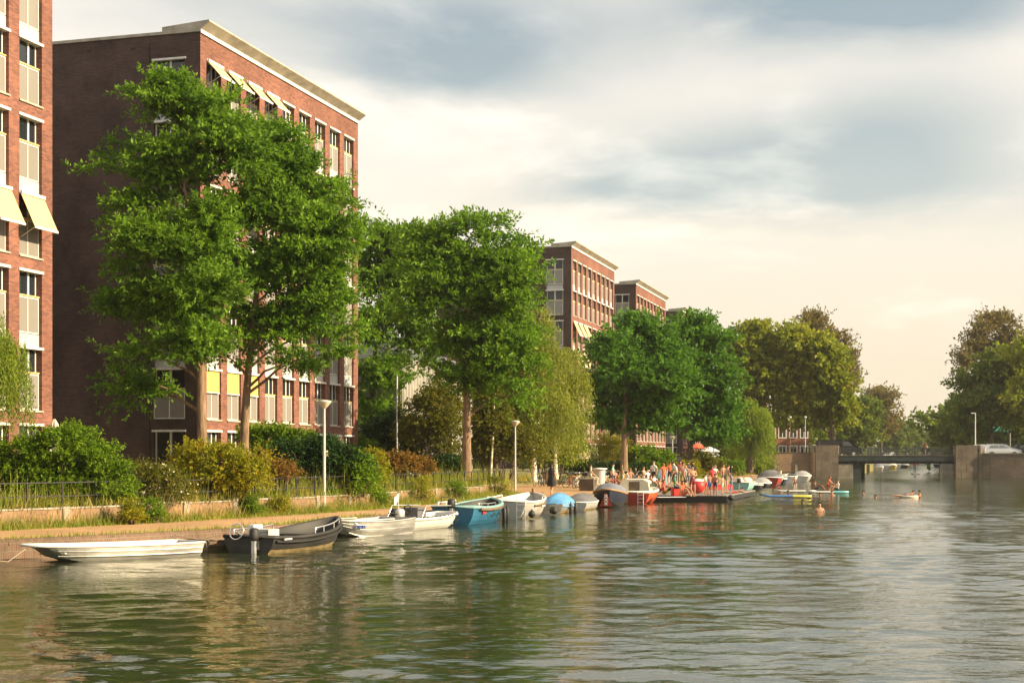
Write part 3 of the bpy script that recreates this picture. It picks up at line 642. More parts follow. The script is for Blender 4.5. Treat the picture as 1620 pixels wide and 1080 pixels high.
M['leaf_olive'] = leaf_mat('olive_leaf', (0.060, 0.075, 0.014), (0.180, 0.180, 0.025), (0.20, 0.16, 0.02), 0.35, scale=0.7)
M['flower_white'] = mat('white_petals', (0.78, 0.72, 0.52), 0.7)
M['flower_pink'] = mat('pink_petals', (0.55, 0.10, 0.14), 0.7)
M['grass_dry'] = leaf_mat('dry_grass_blade', (0.27, 0.24, 0.07), (0.48, 0.37, 0.13), (0.15, 0.21, 0.03), 0.3, scale=0.7, pcc=0.95, thr=(0.44, 0.58))
M['grass_green'] = leaf_mat('green_grass_blade', (0.12, 0.18, 0.022), (0.28, 0.31, 0.045), (0.36, 0.27, 0.08), 0.3, scale=0.8)

def unit(v): return v/np.maximum(np.linalg.norm(v, axis=-1, keepdims=True), 1e-9)
def leaf_quads(rng, P, A, size, aspect=0.5, upbias=0.6, jit=0.3):
    n = len(P); s = size*(1+rng.uniform(-jit, jit, (n, 1)))
    nr = rng.normal(0, 1, (n, 3)); nr[:, 2] = np.abs(nr[:, 2])+upbias; nr = unit(nr)
    A = unit(A); B = unit(np.cross(A, nr)); nrm = np.cross(B, A)
    a = P; tip = P+A*s; mid = P+A*s*0.45+nrm*s*0.06
    V = np.stack([a, mid+B*s*aspect*0.5, tip, mid-B*s*aspect*0.5], 1).reshape(-1, 3)
    return V
def quads_mesh(name, V):
    n = len(V)//4; return np_mesh(name, V, np.arange(n*4).reshape(-1, 4))
def pix_lobes(lobes, Y, seed=0, spread=1.3, ryk=0.9):
    rr = random.Random(seed); out = []
    for l in lobes:
        px, py, rx, rz = l[:4]; k = Y/F
        ry = (rx+rz)*0.5*k*ryk; dy = rr.uniform(-spread, spread) if len(l) < 5 else l[4]
        y = Y+dy; out.append((np.array([PX(px, y), y, PZ(py, y)]), np.array([rx*k, ry, rz*k])))
    return out
def crown_points(rng, lobes, n_clump, clump_r, shoots, per, slen, droop=0.15, out=0.75, shell=(0.45, 1.0), low=-0.75, upk=0.25, flat=1.0):
    w = np.array([np.prod(l[1])**(2/3) for l in lobes]); w /= w.sum()
    li = rng.choice(len(lobes), n_clump, p=w)
    Cc = np.array([l[0] for l in lobes])[li]; Rr = np.array([l[1] for l in lobes])[li]
    d = unit(rng.normal(0, 1, (n_clump, 3))); d[:, 2] = np.where(d[:, 2] < low, -d[:, 2], d[:, 2])
    rad = rng.uniform(shell[0]**2, shell[1]**2, (n_clump, 1))**0.5
    cl = Cc+d*Rr*rad
    outd = unit(d*Rr)
    n = n_clump*shoots
    S = np.repeat(cl, shoots, 0)+rng.normal(0, 1, (n, 3))*np.array([1, 1, 0.55*flat])*clump_r
    dirs = unit(np.repeat(outd, shoots, 0)*out+rng.normal(0, 0.55, (n, 3))*np.array([1, 1, 0.6*flat])+np.array([0, 0, upk*flat]))
    ln = slen*rng.uniform(0.6, 1.3, (n, 1))
    t = (np.arange(per)+0.5)/per; m = n*per
    tt = np.tile(t, n)[:, None]; S2 = np.repeat(S, per, 0); D2 = np.repeat(dirs, per, 0); L2 = np.repeat(ln, per, 0)
    side = unit(np.cross(D2, rng.normal(0, 1, (m, 3))))
    P = S2+D2*L2*tt-np.array([0, 0, 1])*droop*L2*tt**2
    A = D2*0.75+side*0.95; A[:, 2] -= 0.12
    return P, A, cl
def limb_pts(rr, a, b, k=5, wob=0.06):
    a, b = Vector(a), Vector(b); L_ = (b-a).length; out = []
    for i in range(k+1):
        t = i/k; p = a.lerp(b, t); sag = math.sin(t*math.pi)*L_*0.10
        p += Vector((rr.uniform(-1, 1), rr.uniform(-1, 1), 0))*L_*wob*math.sin(t*math.pi)+Vector((0, 0, sag)); out.append(p)
    return out
def make_tree(name, label, base, trunk_r, lobes, leafm, barkm, n_clump=240, clump_r=0.42, shoots=9, per=11, slen=0.75, leaf=0.2, aspect=0.42, seed=1, droop=0.15, twigs=70, fork=0.45, out=0.75, shell=(0.45, 1.0), lean=(0, 0), group=None, cat='tree', low=-0.75, upk=0.25, flat=1.0):
    rng = np.random.default_rng(seed); rr = random.Random(seed)
    bx, by, bz = base; o = thing(name, label, cat, (bx, by, bz), 0, group); off = np.array([bx, by, bz])
    sub = []
    for c, r in lobes:                       # side boughs break up the outline
        for q in range(3 if min(r) > 0.75 else 0):
            dv = unit(rng.normal(0, 1, (1, 3)))[0]; dv[2] = abs(dv[2])*0.8-0.15; sub.append((c+dv*r*rng.uniform(0.75, 0.95), r*rng.uniform(0.26, 0.42)))
    core = [(c, r*0.85) for c, r in lobes]
    P, A, cl = crown_points(rng, core+sub, n_clump, clump_r, shoots, per, slen, droop, out, shell, low, upk, flat)
    V = leaf_quads(rng, P-off, A, leaf*1.08, aspect*1.1, 0.15)
    ni = n_clump*9; big = [l for l in lobes if min(l[1]) > 0.85] or lobes; li = rng.choice(len(big), ni); cc = np.array([l[0] for l in big])[li]; cr = np.array([l[1] for l in big])[li]
    Pi = cc+unit(rng.normal(0, 1, (ni, 3)))*cr*rng.uniform(0.0, 0.5, (ni, 1))**0.5; V2 = leaf_quads(rng, Pi-off, rng.normal(0, 1, (ni, 3)), leaf*1.7, 0.6, 0.15)
    me = quads_mesh('crown', np.concatenate([V, V2])); link('crown', me, leafm, o)
    top = max(l[0][2] for l in lobes); cen = np.mean([l[0] for l in lobes], 0)
    hb = min(l[0][2] for l in lobes)
    b = MB(); zt = bz+(top-bz)*0.82; pts = []; rad = []
    for i in range(9):
        t = i/8; z = -0.15+t*(zt-bz)
        pts.append((rr.uniform(-1, 1)*trunk_r*0.5*t+(cen[0]-bx)*0.45*t*t+lean[0]*t, rr.uniform(-1, 1)*trunk_r*0.5*t+(cen[1]-by)*0.45*t*t+lean[1]*t, z))
        rad.append(trunk_r*(1.28 if i == 0 else 1.0-0.8*t))
    b.tube(pts, rad, 12); tops = [Vector(p) for p in pts]
    ends = []
    for c, r in lobes:
        tgt = Vector(c-off); zs = max(0.25*tops[-1].z, tgt.z-abs(fork)*max(2.0, (Vector((tgt.x, tgt.y, 0))-Vector((tops[4].x, tops[4].y, 0))).length))
        f = min(0.97, max(0.2, zs/tops[-1].z))*8; i = int(min(7, f)); st = tops[i].lerp(tops[i+1], f-i)
        lp = limb_pts(rr, st, tgt); r0 = trunk_r*0.36*(1.15-f/10)
        b.tube(lp, [r0*(1-0.75*q/5) for q in range(6)], 7); ends.append(lp)
    allp = [p for lp in ends for p in lp[2:]]
    idx = rng.choice(len(cl), min(twigs, len(cl)), replace=False)
    for i in idx:
        c = Vector(cl[i]-off); q = min(allp, key=lambda p: (p-c).length_squared)
        b.tube(limb_pts(rr, q, c, 3, 0.04), [trunk_r*0.09, trunk_r*0.075, trunk_r*0.055, trunk_r*0.03], 5, caps=False)
    b.build('trunk', barkm, o); return o
def make_weeping(name, label, base, trunk_r, lobes, leafm, barkm, n_str=600, slen=(2.0, 5.0), zmin=1.2, per=40, leaf=0.16, aspect=0.28, seed=1, outk=0.25, group=None, side=0.10, trunks=((0, 0),)):
    rng = np.random.default_rng(seed); rr = random.Random(seed)
    off = np.array(base); o = thing(name, label, 'tree', base, 0, group)
    w = np.array([np.prod(l[1])**(2/3) for l in lobes]); w /= w.sum(); li = rng.choice(len(lobes), n_str, p=w)
    Cc = np.array([l[0] for l in lobes])[li]; Rr = np.array([l[1] for l in lobes])[li]
    d = unit(rng.normal(0, 1, (n_str, 3))); d[:, 2] = np.abs(d[:, 2])*0.9-0.1
    S = Cc+d*Rr*rng.uniform(0.55, 1.0, (n_str, 1)); hd = d.copy(); hd[:, 2] = 0
    L_ = rng.uniform(slen[0], slen[1], (n_str, 1)); L_ = np.minimum(L_, np.maximum(S[:, 2:3]-zmin-rng.uniform(0, 1.2, (n_str, 1)), 0.4))
    m = n_str*per; t = np.tile((np.arange(per)+0.5)/per, n_str)[:, None]
    S2 = np.repeat(S, per, 0); L2 = np.repeat(L_, per, 0); H2 = np.repeat(hd, per, 0)
    ph = np.repeat(rng.uniform(0, 6.28, (n_str, 1)), per, 0)
    P = S2+H2*outk*L2*(1-(1-t)**2)+np.array([0, 0, 1])*L2*(0.10*np.sin(t*math.pi)-t)+np.concatenate([np.sin(ph+t*5), np.cos(ph+t*4), 0*t], 1)*0.06
    A = rng.normal(0, 0.5, (m, 3)); A[:, 2] = -0.85; P = P+rng.normal(0, side, (m, 3))*np.array([1, 1, 0.3])
    link('crown', quads_mesh('crown', leaf_quads(rng, P-off, A, leaf, aspect, 0.2)), leafm, o)
    b = MB(); top = max(l[0][2] for l in lobes)-base[2]
    for k, (tx, ty) in enumerate(trunks):
        pts = [Vector((tx+rr.uniform(-1, 1)*0.12*i, ty+rr.uniform(-1, 1)*0.12*i, -0.15+top*0.97*i/6)) for i in range(7)]
        b.tube(pts, [trunk_r*(1.2 if i == 0 else 1-0.75*i/6) for i in range(7)], 9)
        for c, r in lobes:
            tgt = Vector(c-off); f = min(0.9, max(0.25, (tgt.z-1.2)/top))*6; i = int(min(5, f)); st = pts[i].lerp(pts[i+1], f-i)
            b.tube(limb_pts(rr, st, tgt), [trunk_r*0.35*(1-0.7*q/5) for q in range(6)], 6)
    b.build('trunk', barkm, o); return o
def make_shrub(name, label, base, lobes, leafm, n_clump=150, clump_r=0.16, shoots=8, per=7, slen=0.32, leaf=0.10, aspect=0.6, seed=1, flowers=None, nf=0, group=None, stem=True, cat='shrub', shell=(0.6, 1.0), droop=0.1):
    rng = np.random.default_rng(seed); rr = random.Random(seed); off = np.array(base); o = thing(name, label, cat, base, 0, group)
    P, A, cl = crown_points(rng, lobes, n_clump, clump_r, shoots, per, slen, droop, 0.8, shell, -0.6)
    keep = P[:, 2] > base[2]-0.9; P = P[keep]; A = A[keep]
    link('foliage', quads_mesh('foliage', leaf_quads(rng, P-off, A, leaf, aspect, 0.5)), leafm, o)
    b = MB()
    for i in rng.choice(len(cl), min(26, len(cl)), replace=False):
        c = Vector(cl[i]-off); st = Vector((c.x*0.55, c.y*0.55, -0.1)); b.tube(limb_pts(rr, st, c, 3, 0.05), [0.03, 0.022, 0.016, 0.008], 5, caps=False)
    b.build('stem', M['bark_dark'], o)
    if flowers:
        c = P[rng.choice(len(P), nf)]+rng.normal(0, 0.03, (nf, 3)); c[:, 2] += 0.06
        V = np.concatenate([leaf_quads(rng, np.repeat(c, 5, 0)-off, rng.normal(0, 1, (nf*5, 3)), 0.055, 0.8, 0.6)])
        tag(link('blossom', quads_mesh('blossom', V), flowers, o), kind='stuff')
    return o
def px_shrub(name, label, lobes, Y, zb, leafm, **k):
    lb = pix_lobes(lobes, Y, k.get('seed', 1), k.pop('spread', 0.5), k.pop('ryk', 0.9)); c = np.mean([l[0] for l in lb], 0)
    return make_shrub(name, label, (float(c[0]), float(c[1]), zb), lb, leafm, **k)

# ---- the two locust trees before the large block
make_tree('locust_tree', 'big locust tree, the one with its trunk before the block corner', (PX(321, 57), 57, 1.35), 0.23,
    pix_lobes([(262, 160, 48, 36), (325, 185, 58, 48), (203, 242, 36, 30), (158, 272, 22, 15, 0.2), (265, 270, 68, 50), (370, 245, 58, 50), (215, 330, 42, 26), (250, 385, 62, 42), (325, 370, 66, 56), (205, 440, 36, 26), (255, 480, 70, 42), (330, 470, 58, 46), (215, 555, 46, 30), (300, 545, 52, 36), (225, 620, 42, 30), (190, 600, 26, 26)], 57, 11),
    M['leaf_locust'], M['bark'], n_clump=380, clump_r=0.36, shoots=15, per=12, slen=0.62, leaf=0.18, aspect=0.38, seed=21, twigs=120, flat=0.5)
make_tree('locust_tree', 'big locust tree, the one whose trunk stands before the facade bays', (PX(386, 60), 60, 1.4), 0.22,
    pix_lobes([(430, 225, 44, 34), (460, 290, 58, 46), (515, 305, 32, 24), (400, 330, 56, 44), (490, 375, 62, 46), (538, 345, 18, 36), (430, 430, 66, 46), (525, 425, 34, 40), (500, 480, 58, 38), (532, 520, 30, 30), (440, 520, 58, 30), (395, 515, 40, 28), (515, 560, 34, 18), (350, 560, 28, 30), (470, 570, 28, 14)], 60, 12),
    M['leaf_locust'], M['bark'], n_clump=330, clump_r=0.38, shoots=15, per=12, slen=0.64, leaf=0.185, aspect=0.38, seed=22, twigs=110, flat=0.5)
make_tree('locust_tree', 'free-standing locust tree with a clear straight trunk behind the fence', (PX(738, 78), 78, 1.25), 0.27,
    pix_lobes([(735, 368, 42, 24), (780, 365, 26, 20), (685, 385, 42, 28), (810, 395, 26, 24), (660, 420, 30, 26), (735, 425, 58, 38), (815, 445, 34, 36), (690, 465, 55, 34), (775, 490, 58, 42), (655, 500, 28, 18), (720, 540, 52, 30), (805, 555, 40, 40), (762, 600, 42, 26), (685, 575, 36, 22), (830, 520, 18, 30), (815, 625, 24, 22)], 78, 13),
    M['leaf_locust'], M['bark'], n_clump=300, clump_r=0.48, shoots=14, per=11, slen=0.78, leaf=0.225, aspect=0.4, seed=23, twigs=100, flat=0.5)
make_tree('locust_tree', 'leafy locust tree growing right behind the far edge of the large block', (PX(588, 93), 93, GZ), 0.25,
    pix_lobes([(603, 385, 32, 26), (640, 392, 34, 28), (590, 440, 34, 34), (632, 455, 42, 40), (585, 520, 34, 34), (600, 590, 40, 30), (575, 650, 36, 26), (655, 540, 30, 22), (640, 500, 30, 26)], 93, 14),
    M['leaf_locust'], M['bark_dark'], n_clump=220, clump_r=0.6, shoots=11, per=10, slen=0.85, leaf=0.27, aspect=0.4, seed=24, flat=0.5)
make_tree('street_tree', 'round dark green tree beside the hedge near the bathers', (PX(987, 112), 112, 1.3), 0.30,
    pix_lobes([(1000, 525, 44, 22), (960, 560, 30, 28), (1032, 555, 40, 30), (990, 590, 55, 34), (948, 625, 22, 28), (1052, 615, 34, 40), (1000, 645, 58, 30), (1062, 575, 22, 30), (965, 668, 30, 18), (1035, 668, 36, 18)], 112, 15),
    M['leaf_locust2'], M['bark'], n_clump=290, clump_r=0.62, shoots=11, per=10, slen=0.9, leaf=0.32, aspect=0.42, seed=25, flat=0.6)
make_tree('street_tree', 'tall dark green tree with twin trunks next to the weeping willow', (PX(1092, 128), 128, 1.2), 0.30,
    pix_lobes([(1092, 518, 30, 20), (1075, 555, 28, 26), (1118, 550, 36, 32), (1090, 600, 44, 38), (1138, 610, 24, 40), (1110, 650, 50, 34), (1148, 665, 18, 30), (1080, 660, 28, 24), (1130, 690, 28, 18)], 128, 16),
    M['leaf_locust2'], M['bark_dark'], n_clump=260, clump_r=0.68, shoots=11, per=10, slen=1.0, leaf=0.34, aspect=0.42, seed=26, flat=0.6)
# ---- weeping birches and willows
make_weeping('weeping_birch', 'tall weeping birch with pale olive hanging twigs', (PX(845, 90), 90, 1.2), 0.13, pix_lobes([(860, 492, 18, 16), (858, 515, 26, 28), (840, 560, 30, 40), (875, 565, 30, 40), (850, 630, 36, 40), (885, 640, 28, 36)], 90, 31, 1.2), M['leaf_birch'], M['bark_birch'], n_str=520, slen=(2.2, 4.8), zmin=1.7, per=34, leaf=0.17, aspect=0.42, seed=31, outk=0.10, side=0.13)
make_weeping('weeping_birch', 'shorter weeping birch leaning towards the farther brick block', (PX(880, 97), 97, 1.2), 0.13, pix_lobes([(905, 560, 22, 20), (918, 600, 18, 28), (890, 610, 24, 36), (905, 660, 26, 30)], 97, 32, 1.0), M['leaf_birch'], M['bark_birch'], n_str=330, slen=(2.0, 4.2), zmin=1.9, per=32, leaf=0.18, aspect=0.42, seed=32, outk=0.10, side=0.13)
make_weeping('weeping_willow', 'bright green weeping willow hanging over the quay near the bridge', (PX(1186, 150), 150, 1.0), 0.35, pix_lobes([(1180, 640, 20, 20), (1200, 655, 20, 22), (1172, 670, 16, 24), (1212, 680, 12, 16)], 150, 33, 1.2), M['leaf_willow'], M['bark_dark'], n_str=430, slen=(2.5, 5.5), zmin=0.5, per=30, leaf=0.32, aspect=0.24, seed=33, outk=0.14, side=0.12)
make_weeping('weeping_willow', 'yellow green weeping willow hanging over the huge round bush', (PX(-75, 45), 45, 1.1), 0.3, pix_lobes([(-30, 545, 60, 50), (8, 550, 30, 40), (20, 590, 20, 36), (-50, 500, 60, 50)], 45, 34, 0.9), M['leaf_willow'], M['bark_dark'], n_str=620, slen=(1.2, 2.7), zmin=2.3, per=30, leaf=0.13, aspect=0.26, seed=34, outk=0.16, side=0.05)
for i, (px, Y, zt, lab) in enumerate([(715, 84, 9.5, 'slim pale birch beside the free-standing locust trunk'), (776, 86, 9.0, 'slim leaning birch behind the path lamp'), (787, 88, 10.0, 'straight slim birch behind the leaning one'), (813, 89, 8.5, 'thin birch next to the weeping birches')]):
    make_tree('birch_tree', lab, (PX(px, Y), Y, 1.25), 0.085, [(np.array([PX(px, Y)+0.2*math.sin(i*3), Y+0.4, zt-3.2]), np.array([1.0, 1.0, 1.6])), (np.array([PX(px, Y)-0.3, Y, zt-4.6]), np.array([1.2, 1.1, 1.1])), (np.array([PX(px, Y)+0.4, Y+0.2, zt-1.4]), np.array([0.8, 0.8, 1.2]))], M['leaf_olive'], M['bark_birch'], n_clump=60, clump_r=0.35, shoots=7, per=9, slen=0.6, leaf=0.17, aspect=0.5, seed=40+i, twigs=14, droop=0.6, lean=(0.3*math.sin(i*2.1), 0))
# ---- trees about the bridge and down the far canal
FT = [  # name, label, trunk px, Y, base z, radius, lobes, leaf, bark, clumps, leaf size, seed
 ('plane_tree', 'broad plane tree standing behind the weeping willow', 1196, 188, 1.5, 0.4, [(1195, 535, 36, 24), (1170, 560, 26, 26), (1225, 560, 32, 30), (1190, 600, 44, 32), (1235, 610, 30, 30), (1180, 640, 34, 20)], 'leaf_plane', 230, 0.46),
 ('plane_tree', 'broad sunlit yellow green plane tree beside the bridge', 1318, 187, 2.4, 0.45, [(1262, 545, 38, 28), (1235, 580, 30, 30), (1300, 565, 36, 34), (1270, 615, 52, 38), (1318, 620, 30, 36), (1250, 660, 40, 26), (1300, 660, 44, 24), (1330, 650, 20, 26)], 'leaf_plane', 330, 0.46),
 ('poplar_tree', 'tall brown leaved poplar above the sunlit plane tree', 1312, 236, 1.6, 0.4, [(1290, 515, 24, 22), (1308, 545, 26, 30), (1325, 575, 22, 34), (1338, 610, 18, 34), (1300, 590, 26, 40), (1345, 570, 10, 16)], 'leaf_poplar', 230, 0.5),
 ('canal_tree', 'green tree on the far left bank right of the bridge van', 1358, 262, 1.2, 0.3, [(1352, 650, 18, 20), (1370, 655, 16, 22), (1360, 685, 24, 20), (1340, 690, 18, 18)], 'leaf_far', 150, 0.55),
 ('poplar_tree', 'brown poplar farther down the left bank', 1394, 330, 1.2, 0.35, [(1386, 635, 12, 18), (1398, 640, 13, 20), (1406, 665, 12, 22), (1390, 680, 18, 20)], 'leaf_poplar', 130, 0.65),
 ('canal_tree', 'rounded green tree past the brown poplar on the left bank', 1420, 410, 1.2, 0.3, [(1416, 682, 12, 12), (1428, 690, 10, 12), (1412, 700, 14, 10)], 'leaf_far', 100, 0.8),
 ('canal_tree', 'hazy green tree far down the left bank', 1441, 540, 1.2, 0.3, [(1438, 692, 10, 9), (1449, 700, 9, 8), (1436, 705, 10, 8)], 'leaf_far', 80, 1.0),
 ('canal_tree', 'hazy low tree before the stepped brick building', 1458, 690, 1.2, 0.3, [(1456, 702, 10, 6), (1470, 706, 10, 6), (1484, 704, 8, 6)], 'leaf_far', 80, 1.2),
 ('poplar_tree', 'tall brown poplar above the right bank trees', 1565, 245, 2.0, 0.4, [(1570, 510, 26, 20), (1548, 535, 22, 24), (1592, 540, 20, 28), (1560, 570, 32, 34), (1528, 570, 12, 18), (1610, 560, 18, 30), (1522, 600, 10, 14)], 'leaf_poplar', 210, 0.52),
 ('plane_tree', 'large dark green tree over the right bank road', 1568, 198, 2.4, 0.45, [(1575, 580, 30, 22), (1545, 610, 30, 28), (1600, 600, 34, 34), (1570, 650, 46, 34), (1530, 655, 22, 28), (1612, 660, 40, 30), (1545, 688, 26, 14)], 'leaf_far', 300, 0.46),
 ('plane_tree', 'large green tree over the dark car on the right bank road', 1640, 192, 2.4, 0.45, [(1630, 560, 34, 26), (1655, 600, 40, 40), (1620, 620, 30, 36), (1660, 660, 50, 36)], 'leaf_plane', 220, 0.46),
 ('canal_tree', 'dark tree behind the bridge on the right bank', 1517, 262, 1.9, 0.3, [(1520, 650, 14, 18), (1512, 680, 14, 18), (1528, 690, 16, 18)], 'leaf_far', 130, 0.55),
 ('canal_tree', 'pointed hazy tree beside the distant tower', 1502, 420, 1.9, 0.3, [(1503, 685, 9, 14), (1498, 700, 10, 12), (1510, 700, 10, 14)], 'leaf_far', 90, 0.85),
]
for i, (nm, lab, px, Y, bz, r, lob, lf, nc, ls) in enumerate(FT):
    pop = nm == 'poplar_tree'
    make_tree(nm, lab, (PX(px, Y), Y, bz), r, pix_lobes(lob, Y, 50+i, 1.8), M[lf], M['bark_dark'], n_clump=nc, clump_r=0.62*Y/190, shoots=8, per=8, slen=1.1*Y/190, leaf=ls*(0.72 if pop else 1), aspect=0.6, seed=60+i, twigs=60 if Y < 260 else 12, upk=0.8 if pop else 0.25, shell=(0.3, 1.0) if pop else (0.45, 1.0))
# background rows that read as one mass of green far down the canal
def far_mass(label, x0, y0, x1, y1, h, seed, n=260, leaf=1.6):
    rng = np.random.default_rng(seed); t = np.linspace(0, 1, 26)
    lobes = [(np.array([x0+(x1-x0)*q+rng.normal(0, 2), y0+(y1-y0)*q, 1.2+h*rng.uniform(0.42, 0.6)]), np.array([5.0, 5.0, h*rng.uniform(0.34, 0.5)])) for q in t]
    P, A, cl = crown_points(rng, lobes, n, 0.9, 8, 8, 1.6, 0.1); tag(link('far_wood', quads_mesh('far_wood', leaf_quads(rng, P, A, leaf, 0.7)), M['leaf_far']), label, 'trees', kind='stuff')
far_mass('hazy wood lining the far left bank', 56, 290, 190, 800, 11, 71, 520)
far_mass('hazy wood lining the far right bank', 86, 262, 250, 800, 11, 72, 420)
far_mass('hazy wood closing the far end of the canal', 190, 1000, 340, 1000, 9, 73, 260, 2.2)
far_mass('dark wood behind the road left of the bridge', 6, 232, 46, 232, 10, 74, 420, 0.9)
far_mass('dark wood behind the houses on the right bank', 70, 232, 130, 225, 9, 75, 420, 0.9)

# ---- shrubs and hedges of the garden
px_shrub('round_bush', 'huge rounded bright green bush spilling over the fence', [(40, 735, 60, 42), (110, 715, 56, 38), (150, 745, 52, 40), (70, 760, 70, 34), (170, 770, 34, 28), (10, 760, 40, 34), (90, 775, 60, 26), (130, 775, 50, 24)], 46.2, 1.0, M['leaf_shrub'], n_clump=460, clump_r=0.13, shoots=9, per=9, slen=0.28, leaf=0.10, seed=81, spread=0.5)
px_shrub('rose_bush', 'straggling rose bush dotted with white blossoms beside the round bush', [(225, 755, 26, 18), (255, 765, 28, 22), (215, 778, 26, 16), (275, 778, 22, 16)], 48, 1.0, M['leaf_olive'], n_clump=120, seed=82, flowers=M['flower_white'], nf=90, leaf=0.08)
px_shrub('golden_shrub', 'large golden yellow shrub with orange tints behind the fence', [(320, 728, 40, 24), (290, 745, 24, 28), (355, 745, 46, 32), (320, 765, 44, 22), (395, 755, 28, 22), (360, 770, 40, 18), (400, 730, 20, 16)], 51.5, 1.0, M['leaf_gold'], n_clump=330, clump_r=0.16, slen=0.36, leaf=0.10, seed=83)
px_shrub('russet_bush', 'small rust coloured bush between golden shrub and evergreen', [(425, 742, 22, 12), (450, 748, 14, 9)], 54, 1.1, M['leaf_red'], n_clump=60, seed=84, leaf=0.09)
px_shrub('evergreen_bush', 'dark green evergreen mound behind the path lamp', [(460, 725, 34, 26), (505, 725, 44, 30), (545, 740, 34, 28), (480, 745, 40, 18), (565, 755, 22, 18)], 59.5, 1.2, M['leaf_dark'], n_clump=330, clump_r=0.15, slen=0.3, leaf=0.12, seed=85)
px_shrub('green_bush', 'light green drooping bush hanging over the fence by the lamp', [(560, 745, 28, 26), (580, 760, 18, 18), (545, 768, 28, 14)], 59.0, 1.05, M['leaf_shrub'], n_clump=130, slen=0.42, leaf=0.12, seed=86, droop=0.7)
px_shrub('laurel_bush', 'mid green laurel bush under the facade windows', [(430, 700, 34, 22), (470, 705, 26, 20), (400, 695, 22, 18)], 61.5, 1.4, M['leaf_shrub'], n_clump=130, seed=87, leaf=0.13)
px_shrub('russet_hedge', 'rust red autumn hedge behind the fence', [(600, 735, 24, 14), (632, 735, 26, 13), (660, 740, 22, 10), (615, 745, 26, 10)], 67, 1.2, M['leaf_red'], n_clump=190, seed=88, leaf=0.11, slen=0.3)
px_shrub('yellow_bush', 'upright yellow green bush next to the rust red hedge', [(592, 745, 12, 26), (586, 760, 14, 14)], 62, 1.1, M['leaf_gold'], n_clump=70, seed=89, leaf=0.12)
px_shrub('dark_thicket', 'dark thicket in the shade behind the rust red hedge', [(625, 690, 34, 36), (600, 700, 24, 28), (660, 700, 30, 30), (690, 705, 24, 26)], 86, 1.35, M['leaf_dark'], n_clump=220, clump_r=0.25, slen=0.45, leaf=0.2, seed=90)
px_shrub('olive_thicket', 'tall olive coloured thicket left of the locust trunk', [(670, 660, 22, 26), (690, 640, 20, 24), (660, 690, 26, 24), (705, 690, 18, 34)], 83, 1.35, M['leaf_olive'], n_clump=190, clump_r=0.28, slen=0.5, leaf=0.16, seed=91)
px_shrub('olive_thicket', 'tall olive coloured thicket between locust trunk and path lamp', [(765, 690, 22, 36), (795, 700, 24, 36), (755, 720, 18, 20), (825, 710, 22, 30), (780, 660, 18, 22)], 87, 1.3, M['leaf_olive'], n_clump=260, clump_r=0.28, slen=0.5, leaf=0.17, seed=92)
px_shrub('green_thicket', 'leafy green thicket under the weeping birches', [(850, 705, 20, 30), (880, 715, 24, 22), (905, 715, 22, 18), (830, 725, 20, 16)], 100, 1.1, M['leaf_shrub'], n_clump=200, clump_r=0.28, slen=0.5, leaf=0.19, seed=93)
px_shrub('low_bush', 'low dark bush at the foot of the locust trunk', [(705, 735, 18, 10), (690, 738, 14, 9), (726, 740, 10, 8)], 80, 1.2, M['leaf_dark'], n_clump=60, seed=94, leaf=0.14)
px_shrub('clipped_hedge', 'clipped green hedge behind the parked bicycles', [(895, 742, 22, 9, 0), (925, 742, 22, 9, 0.3), (955, 744, 22, 9, 0.5), (985, 745, 22, 9, 0.8), (1012, 745, 20, 9, 1.0)], 112, 1.0, M['leaf_dark'], n_clump=230, seed=95, leaf=0.17, flowers=M['flower_pink'], nf=80, slen=0.3)
px_shrub('bamboo_clump', 'yellow green bamboo clump beside the farther brick block', [(958, 710, 14, 22), (975, 715, 12, 18), (950, 725, 14, 12)], 117, 1.2, M['leaf_gold'], n_clump=90, clump_r=0.3, slen=0.7, leaf=0.26, aspect=0.2, seed=96)
px_shrub('garden_bush', 'green garden bush behind the seated bathers', [(1015, 725, 22, 16), (1045, 730, 20, 14), (1030, 738, 26, 10)], 118, 1.2, M['leaf_shrub'], n_clump=130, clump_r=0.25, leaf=0.2, slen=0.4, seed=97)
px_shrub('yellow_hedge', 'yellow green hedge behind the standing bathers', [(1040, 744, 22, 8), (1065, 744, 20, 8), (1088, 742, 16, 9)], 126, 1.0, M['leaf_gold'], n_clump=110, clump_r=0.25, leaf=0.2, slen=0.4, seed=98)
px_shrub('garden_bush', 'reddish green garden bush under the twin-trunk tree', [(1105, 732, 20, 12), (1125, 738, 18, 10)], 134, 1.1, M['leaf_olive'], n_clump=90, clump_r=0.28, leaf=0.22, slen=0.4, seed=99)
px_shrub('clipped_hedge', 'clipped green hedge between the two far lamps', [(1140, 740, 16, 9, 0), (1158, 740, 14, 9, 0.4)], 146, 0.9, M['leaf_shrub'], n_clump=90, clump_r=0.25, leaf=0.22, slen=0.35, seed=100)
px_shrub('garden_bush', 'dark bush at the foot of the weeping willow', [(1175, 728, 20, 14), (1198, 735, 16, 12), (1210, 742, 10, 8), (1155, 725, 16, 12)], 156, 0.8, M['leaf_far'], n_clump=150, clump_r=0.3, leaf=0.26, slen=0.45, seed=101)
for i, (px, Y, lab) in enumerate([(500, 78.6, 'climbing shrub on the ground floor awning of the large block'), (560, 84, 'green shrub at the far corner of the large block')]):
    px_shrub('wall_shrub', lab, [(px, 705, 22, 12), (px+18, 712, 14, 10)], Y, 1.4, M['leaf_shrub'], n_clump=60, seed=110+i, leaf=0.16)

